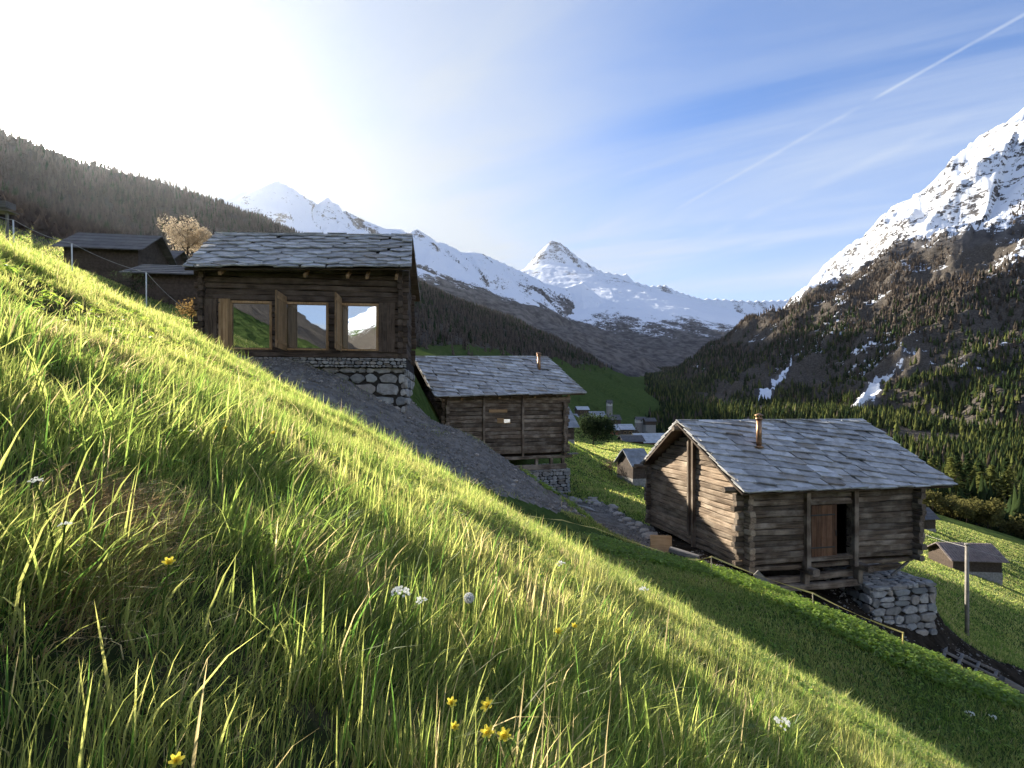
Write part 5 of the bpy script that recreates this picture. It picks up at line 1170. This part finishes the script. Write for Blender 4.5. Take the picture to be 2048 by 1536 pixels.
for px, pt, pb, Y, lb in ((28, 440, 505, 17, "leftmost white fence post on the brow"), (145, 487, 560, 18, "second white fence post, before the hazy barn"), (293, 545, 625, 19, "third white fence post, before the stone-roofed barn")):
    posts.append(stake(px, pt, pb, Y, lb, M_WPOST, 0.022, "white electric fence posts", "fence_post", "post", 0.8))
ribbon("fence_wire", [P(-60, 405, 16.5)] + posts + [P(372, 618, 20.5)], 0.10, 0, M_ROPE, "thin wire running through the white fence posts", "wire", None, 0.010)
# garden lamp-like shelter board at the frame's left edge
o = empty("bird_table", P(9, 440, 24)); tag(o, "small roofed board on a post at the far left brow", "shelter"); mb = MB(); mb.beam((0.12, 0, -1.2), (0.12, 0, 0.35), 0.09, 0.09, (0, 1, 0)); mb.build("post", M_GREYW, o)
mb = MB(); mb.prism([(-0.5, -0.3, 0.38), (0.38, -0.3, 0.34), (0.38, 0.3, 0.34), (-0.5, 0.3, 0.38)], (0, 0, 0.05)); mb.prism([(-0.45, -0.25, 0.50), (0.28, -0.25, 0.50), (0.28, 0.25, 0.50), (-0.45, 0.25, 0.50)], (0, 0, 0.30)); mb.build("roof", M_GREYX, o)
def put(mb, name, mat, label, cat, loc, rot=(0, 0, 0), group=None):
    o = mb.build(name, mat); o.location = loc; o.rotation_euler = rot; tag(o, label, cat, group); return o
# boards and stones around the cabins
p = P(1322, 1096, 18.9); mb = MB(); mb.box((-0.45, -0.03, -0.55), (0.45, 0.03, 0.45), 0.02); put(mb, "plywood_board", M_LARCHX, "tan board leaning on the lower cabin's back left corner", "board", p, (R(-12), R(8), R(20)))
p = P(1368, 1108, 18.0); mb = MB(); mb.log((-0.5, 0, 0), (0.5, 0, 0), 0.2, 0.18); put(mb, "log", M_GREYX, "short loose log at the foot of the lower cabin's gable", "log", p, (0, R(8), R(-35)))
p = P(1532, 1160, 16.9); mb = MB(); mb.beam((-0.35, 0, 0.25), (0.3, 0, -0.42), 0.22, 0.04, (0, 1, 0)); put(mb, "plank", M_GREYX, "short plank leaning under the lower cabin's front", "plank", p, (0, 0, 0.1))
def rock(r, seed, flat=0.6):
    rs = random.Random(seed); bm = bmesh.new(); bmesh.ops.create_icosphere(bm, subdivisions=2, radius=r)
    ax = [Vector((rs.gauss(0, 1), rs.gauss(0, 1), rs.gauss(0, 1))).normalized() for _ in range(7)]; lim = [r * rs.uniform(0.55, 0.9) for _ in ax]
    for v in bm.verts:
        for a, l in zip(ax, lim):
            d = v.co.dot(a)
            if d > l: v.co -= a * (d - l)
        v.co *= rs.uniform(0.95, 1.05); v.co.z *= flat
    me = bpy.data.meshes.new("stone"); bm.to_mesh(me); bm.free(); me.materials.append(M_STONE); return me
rk = [rock(0.22, k) for k in range(5)]; rs = random.Random(9)
for k in range(70):
    t = rs.random(); px = 1140 + 175 * t; Y = (33.5 - 10.5 * t) + rs.uniform(-1.6, 0.6); x, y = at(px, Y)
    o = bpy.data.objects.new("stone", rk[k % 5]); COL.objects.link(o); s = rs.choice((0.35, 0.5, 0.5, 0.8, 1.2)); o.scale = (s, s, s); o.rotation_euler = (0, 0, rs.uniform(0, 6)); o.location = (x, y, gz(x, y) + 0.02)
    tag(o, "grey stone strewn along the stony path", "stone", "stones along the path")
for k in range(46):
    px = rs.uniform(560, 1150); Y = rs.uniform(18, 24); x, y = at(px, Y)
    if not in_poly(np.array([x]), np.array([y]), BANK)[0]: continue
    o = bpy.data.objects.new("stone", rk[k % 5]); COL.objects.link(o); s = rs.choice((0.25, 0.3, 0.4, 0.6)); o.scale = (s, s, s); o.rotation_euler = (0, 0, rs.uniform(0, 6)); o.location = (x, y, gz(x, y))
    tag(o, "small stone lying on the bare earth bank", "stone", "stones on the bank")
mb = MB(); mb.box((-0.5, -0.35, -0.04), (0.5, 0.35, 0.04), 0.06); p = P(1172, 1014, 27); put(mb, "flat_slab", M_STONE, "broad pale slab lying at the middle cabin's lower corner", "slab", (p.x, p.y, gz(p.x, p.y) + 0.08), (0.1, R(18), 0.5))
# timber retaining crib at the lower right
o = empty("timber_crib", P(1960, 1345, 18.2)); tag(o, "ladder-like timber crib of rails and cross pieces below the stone footing", "retaining crib")
base = o.location.copy()
def rail(name, pa, pb, Ya, Yb, w, h, mat=M_GREYX, dz=0.0):
    a, b = P(pa[0], pa[1], Ya) - base, P(pb[0], pb[1], Yb) - base; a.z += dz; b.z += dz; mb = MB(); mb.log(a, b, w, h, rough=0.008); mb.build(name, mat, o)
for pa, pb, Ya, Yb in (((1878, 1287), (1998, 1345), 19.6, 19.4), ((1884, 1300), (2003, 1360), 18.9, 18.7), ((1866, 1316), (1980, 1366), 18.2, 18.0), ((1905, 1330), (2050, 1400), 17.6, 17.4)):
    rail("rail", pa, pb, Ya, Yb, 0.10, 0.09, M_GREYX)
for k, (px, py, px2, py2) in enumerate(((1893, 1296, 1885, 1322), (1925, 1311, 1915, 1336), (1958, 1327, 1948, 1352), (1994, 1344, 1984, 1370))): rail("cross_piece", (px, py), (px2, py2), 19.5, 18.1, 0.09, 0.09, M_GREYX, 0.03)
a, b = P(2003, 1358, 18.6), P(2075, 1397, 18.6); mb = MB(); mb.log((0, 0, 0), b - a, 0.22, 0.20); put(mb, "beam", M_GREYX, "thick grey beam continuing the timber crib to the frame's edge", "beam", a)
# telephone wire crossing the right meadow towards the pole
ribbon("overhead_wire", [P(1850, 1069, 55), P(1934, 1094, 22.9), P(2090, 1138, 60)], 0.05, 0, M_ROPE, "thin wire from the pole across the right meadow", "wire", None, 0.012)
# ------------------------------------------------------------------ flowers in the meadow
M_PETAL = leaf_mat("yellow_petals", (0.72, 0.60, 0.08), 0.15); M_WPETAL = leaf_mat("white_petals", (0.74, 0.74, 0.68), 0.15); M_STEM = leaf_mat("green_stem", (0.09, 0.13, 0.03), 0.1); M_PUFF = leaf_mat("seed_down", (0.60, 0.60, 0.58), 0.1)
def flower_at(px, py, Y, size_px, kind, label, group=None, seed=0, face=None):
    rs = random.Random(seed)
    if Y < 9: Y = on_ground(px, py, 0.115); size = size_px / F * Y
    else: size = size_px / F * Y
    top = P(px, py, Y); g = gz(top.x, top.y); h = max(0.05, top.z - g); lean = Vector((rs.uniform(-0.03, 0.03), rs.uniform(-0.03, 0.03), 0))
    o = empty({"yellow": "globe_flower", "white": "white_flower", "puff": "dandelion_clock"}[kind], (top.x - lean.x, top.y - lean.y, g)); tag(o, label, "flower", group)
    mb = MB(); mb.tube([(0, 0, -0.02), lean * 0.4 + Vector((0, 0, h * 0.55)), lean + Vector((0, 0, h))], [0.0013, 0.0011, 0.0009], 5); mb.build("stem", M_STEM, o)
    c = lean + Vector((0, 0, h)); mb = MB()
    if kind == "yellow":
        ax = (face or Vector((rs.uniform(-0.5, 0.5), -0.5, 0.9))).normalized(); q = ax.to_track_quat('Z', 'Y')
        for ring, (n, op, l) in enumerate(((6, 0.85, 1.0), (5, 0.5, 0.85), (5, 0.22, 0.7))):
            for k in range(n):
                a = 2 * math.pi * (k + ring * 0.4) / n; d = Vector((math.cos(a), math.sin(a), 0)); s = Vector((-math.sin(a), math.cos(a), 0)); L_ = size * 0.62 * l; w = size * 0.30
                p0 = Vector((0, 0, 0)); p1 = d * L_ * 0.5 * op + Vector((0, 0, L_ * 0.45)); p2 = d * L_ * op * 1.05 + Vector((0, 0, L_ * 0.95 * (1.1 - 0.5 * op)))
                vs = [p0 - s * w * 0.15, p0 + s * w * 0.15, p1 + s * w * 0.55, p2 + s * w * 0.32, p2 - s * w * 0.32, p1 - s * w * 0.55]
                mb.add([c + q @ v for v in vs], [(0, 1, 2, 5), (5, 2, 3, 4)])
        mb.build("blossom", M_PETAL, o)
    elif kind == "white":
        for k in range(26):
            a, r_ = rs.uniform(0, 6.28), size * 0.5 * math.sqrt(rs.random()); p = c + Vector((r_ * math.cos(a), r_ * math.sin(a), size * 0.25 * (1 - (2 * r_ / size) ** 2) + rs.uniform(-0.1, 0.1) * size)); s = size * 0.09
            for j in range(5):
                b = 2 * math.pi * j / 5; d = Vector((math.cos(b), math.sin(b) * 0.6, math.sin(b) * 0.7)); e = Vector((-math.sin(b), math.cos(b) * 0.6, math.cos(b) * 0.7))
                mb.add([p, p + d * s * 0.6 + e * s * 0.4, p + d * s, p + d * s * 0.6 - e * s * 0.4], [(0, 1, 2, 3)])
        mb.build("blossom", M_WPETAL, o)
    else:
        for k in range(150):
            v = Vector((rs.gauss(0, 1), rs.gauss(0, 1), rs.gauss(0, 1))).normalized(); s = v.cross(Vector((0.3, 0.5, 0.8))).normalized() * size * 0.09; u = v.cross(s)
            mb.add([c + v * size * 0.5 - s, c + v * size * 0.5 + u * 0.9, c + v * size * 0.5 + s, c + v * size * 0.5 - u * 0.9], [(0, 1, 2, 3)]); mb.beam(c, c + v * size * 0.5, 0.0006, 0.0006)
        mb.build("blossom", M_PUFF, o)
    return o
for i, (px, py, Y, s, lb) in enumerate([(977, 1414, 1.02, 26, "yellow globe flower, topmost of the cluster at the bottom edge"), (976, 1468, 0.98, 26, "yellow globe flower, left one of the lower pair in the bottom cluster"), (1010, 1474, 0.97, 26, "yellow globe flower, right one of the lower pair in the bottom cluster"),
        (902, 1408, 1.05, 20, "half open yellow flower left of the bottom cluster"), (908, 1456, 1.03, 18, "small yellow bud left of the lower pair"), (338, 1128, 1.45, 22, "lone yellow flower in the dark grass at left"),
        (352, 1524, 0.80, 26, "yellow bud cut by the bottom edge at left"), (1116, 1266, 1.55, 16, "pale yellow flower in the grass right of the dandelion clock"), (1148, 1254, 1.65, 13, "smaller yellow flower above the pale one"), (548, 868, 3.6, 12, "yellow flower high on the bright slope"), (452, 858, 3.4, 12, "yellow flower on the bright slope below the upper cabin")]):
    flower_at(px, py, Y, s, "yellow", lb, "yellow globe flowers", 30 + i)
for i, (px, py, Y, s, lb) in enumerate([(800, 1188, 1.75, 40, "cream flower umbel left of the dandelion clock"), (843, 1202, 1.75, 26, "small cream umbel between the big one and the dandelion clock"), (130, 1050, 1.7, 22, "small whitish flower spike in the dark grass at left"), (1562, 1446, 1.5, 34, "white flower umbel near the lower right brow"),
        (1122, 1128, 4.4, 18, "white flower head on the brow above the swale"), (1288, 1180, 4.2, 18, "white flower head standing up from the brow"), (70, 962, 2.2, 26, "cream flower tuft at the left edge"), (1940, 1492, 10.9, 16, "white flower umbel in the shaded hollow, lower one"), (1985, 1500, 11.0, 14, "white flower umbel in the shaded hollow, right one")]):
    flower_at(px, py, Y, s, "white", lb, "white meadow flowers", 60 + i)
flower_at(938, 1196, 1.75, 21, "puff", "round white dandelion clock in the middle of the grass", None, 99)
# ------------------------------------------------------------------ mountain air
def haze(density, aniso):
    mb = MB(); mb.box((-13000, -6500, -420), (13000, 12500, 3050)); 
    mt = bpy.data.materials.new("mountain_air"); mt.use_nodes = True; T = NT(mt.node_tree); mt.node_tree.nodes.clear()
    v = T.n('ShaderNodeVolumePrincipled', {'Color': (0.90, 0.94, 1.0, 1), 'Density': density, 'Anisotropy': aniso})
    o = T.n('ShaderNodeOutputMaterial'); T.link(v.outputs[0], o.inputs['Volume'])
    h = mb.build("haze", mt); tag(h, "thin bluish mountain air", kind="stuff")
haze(0.000010, 0.72)
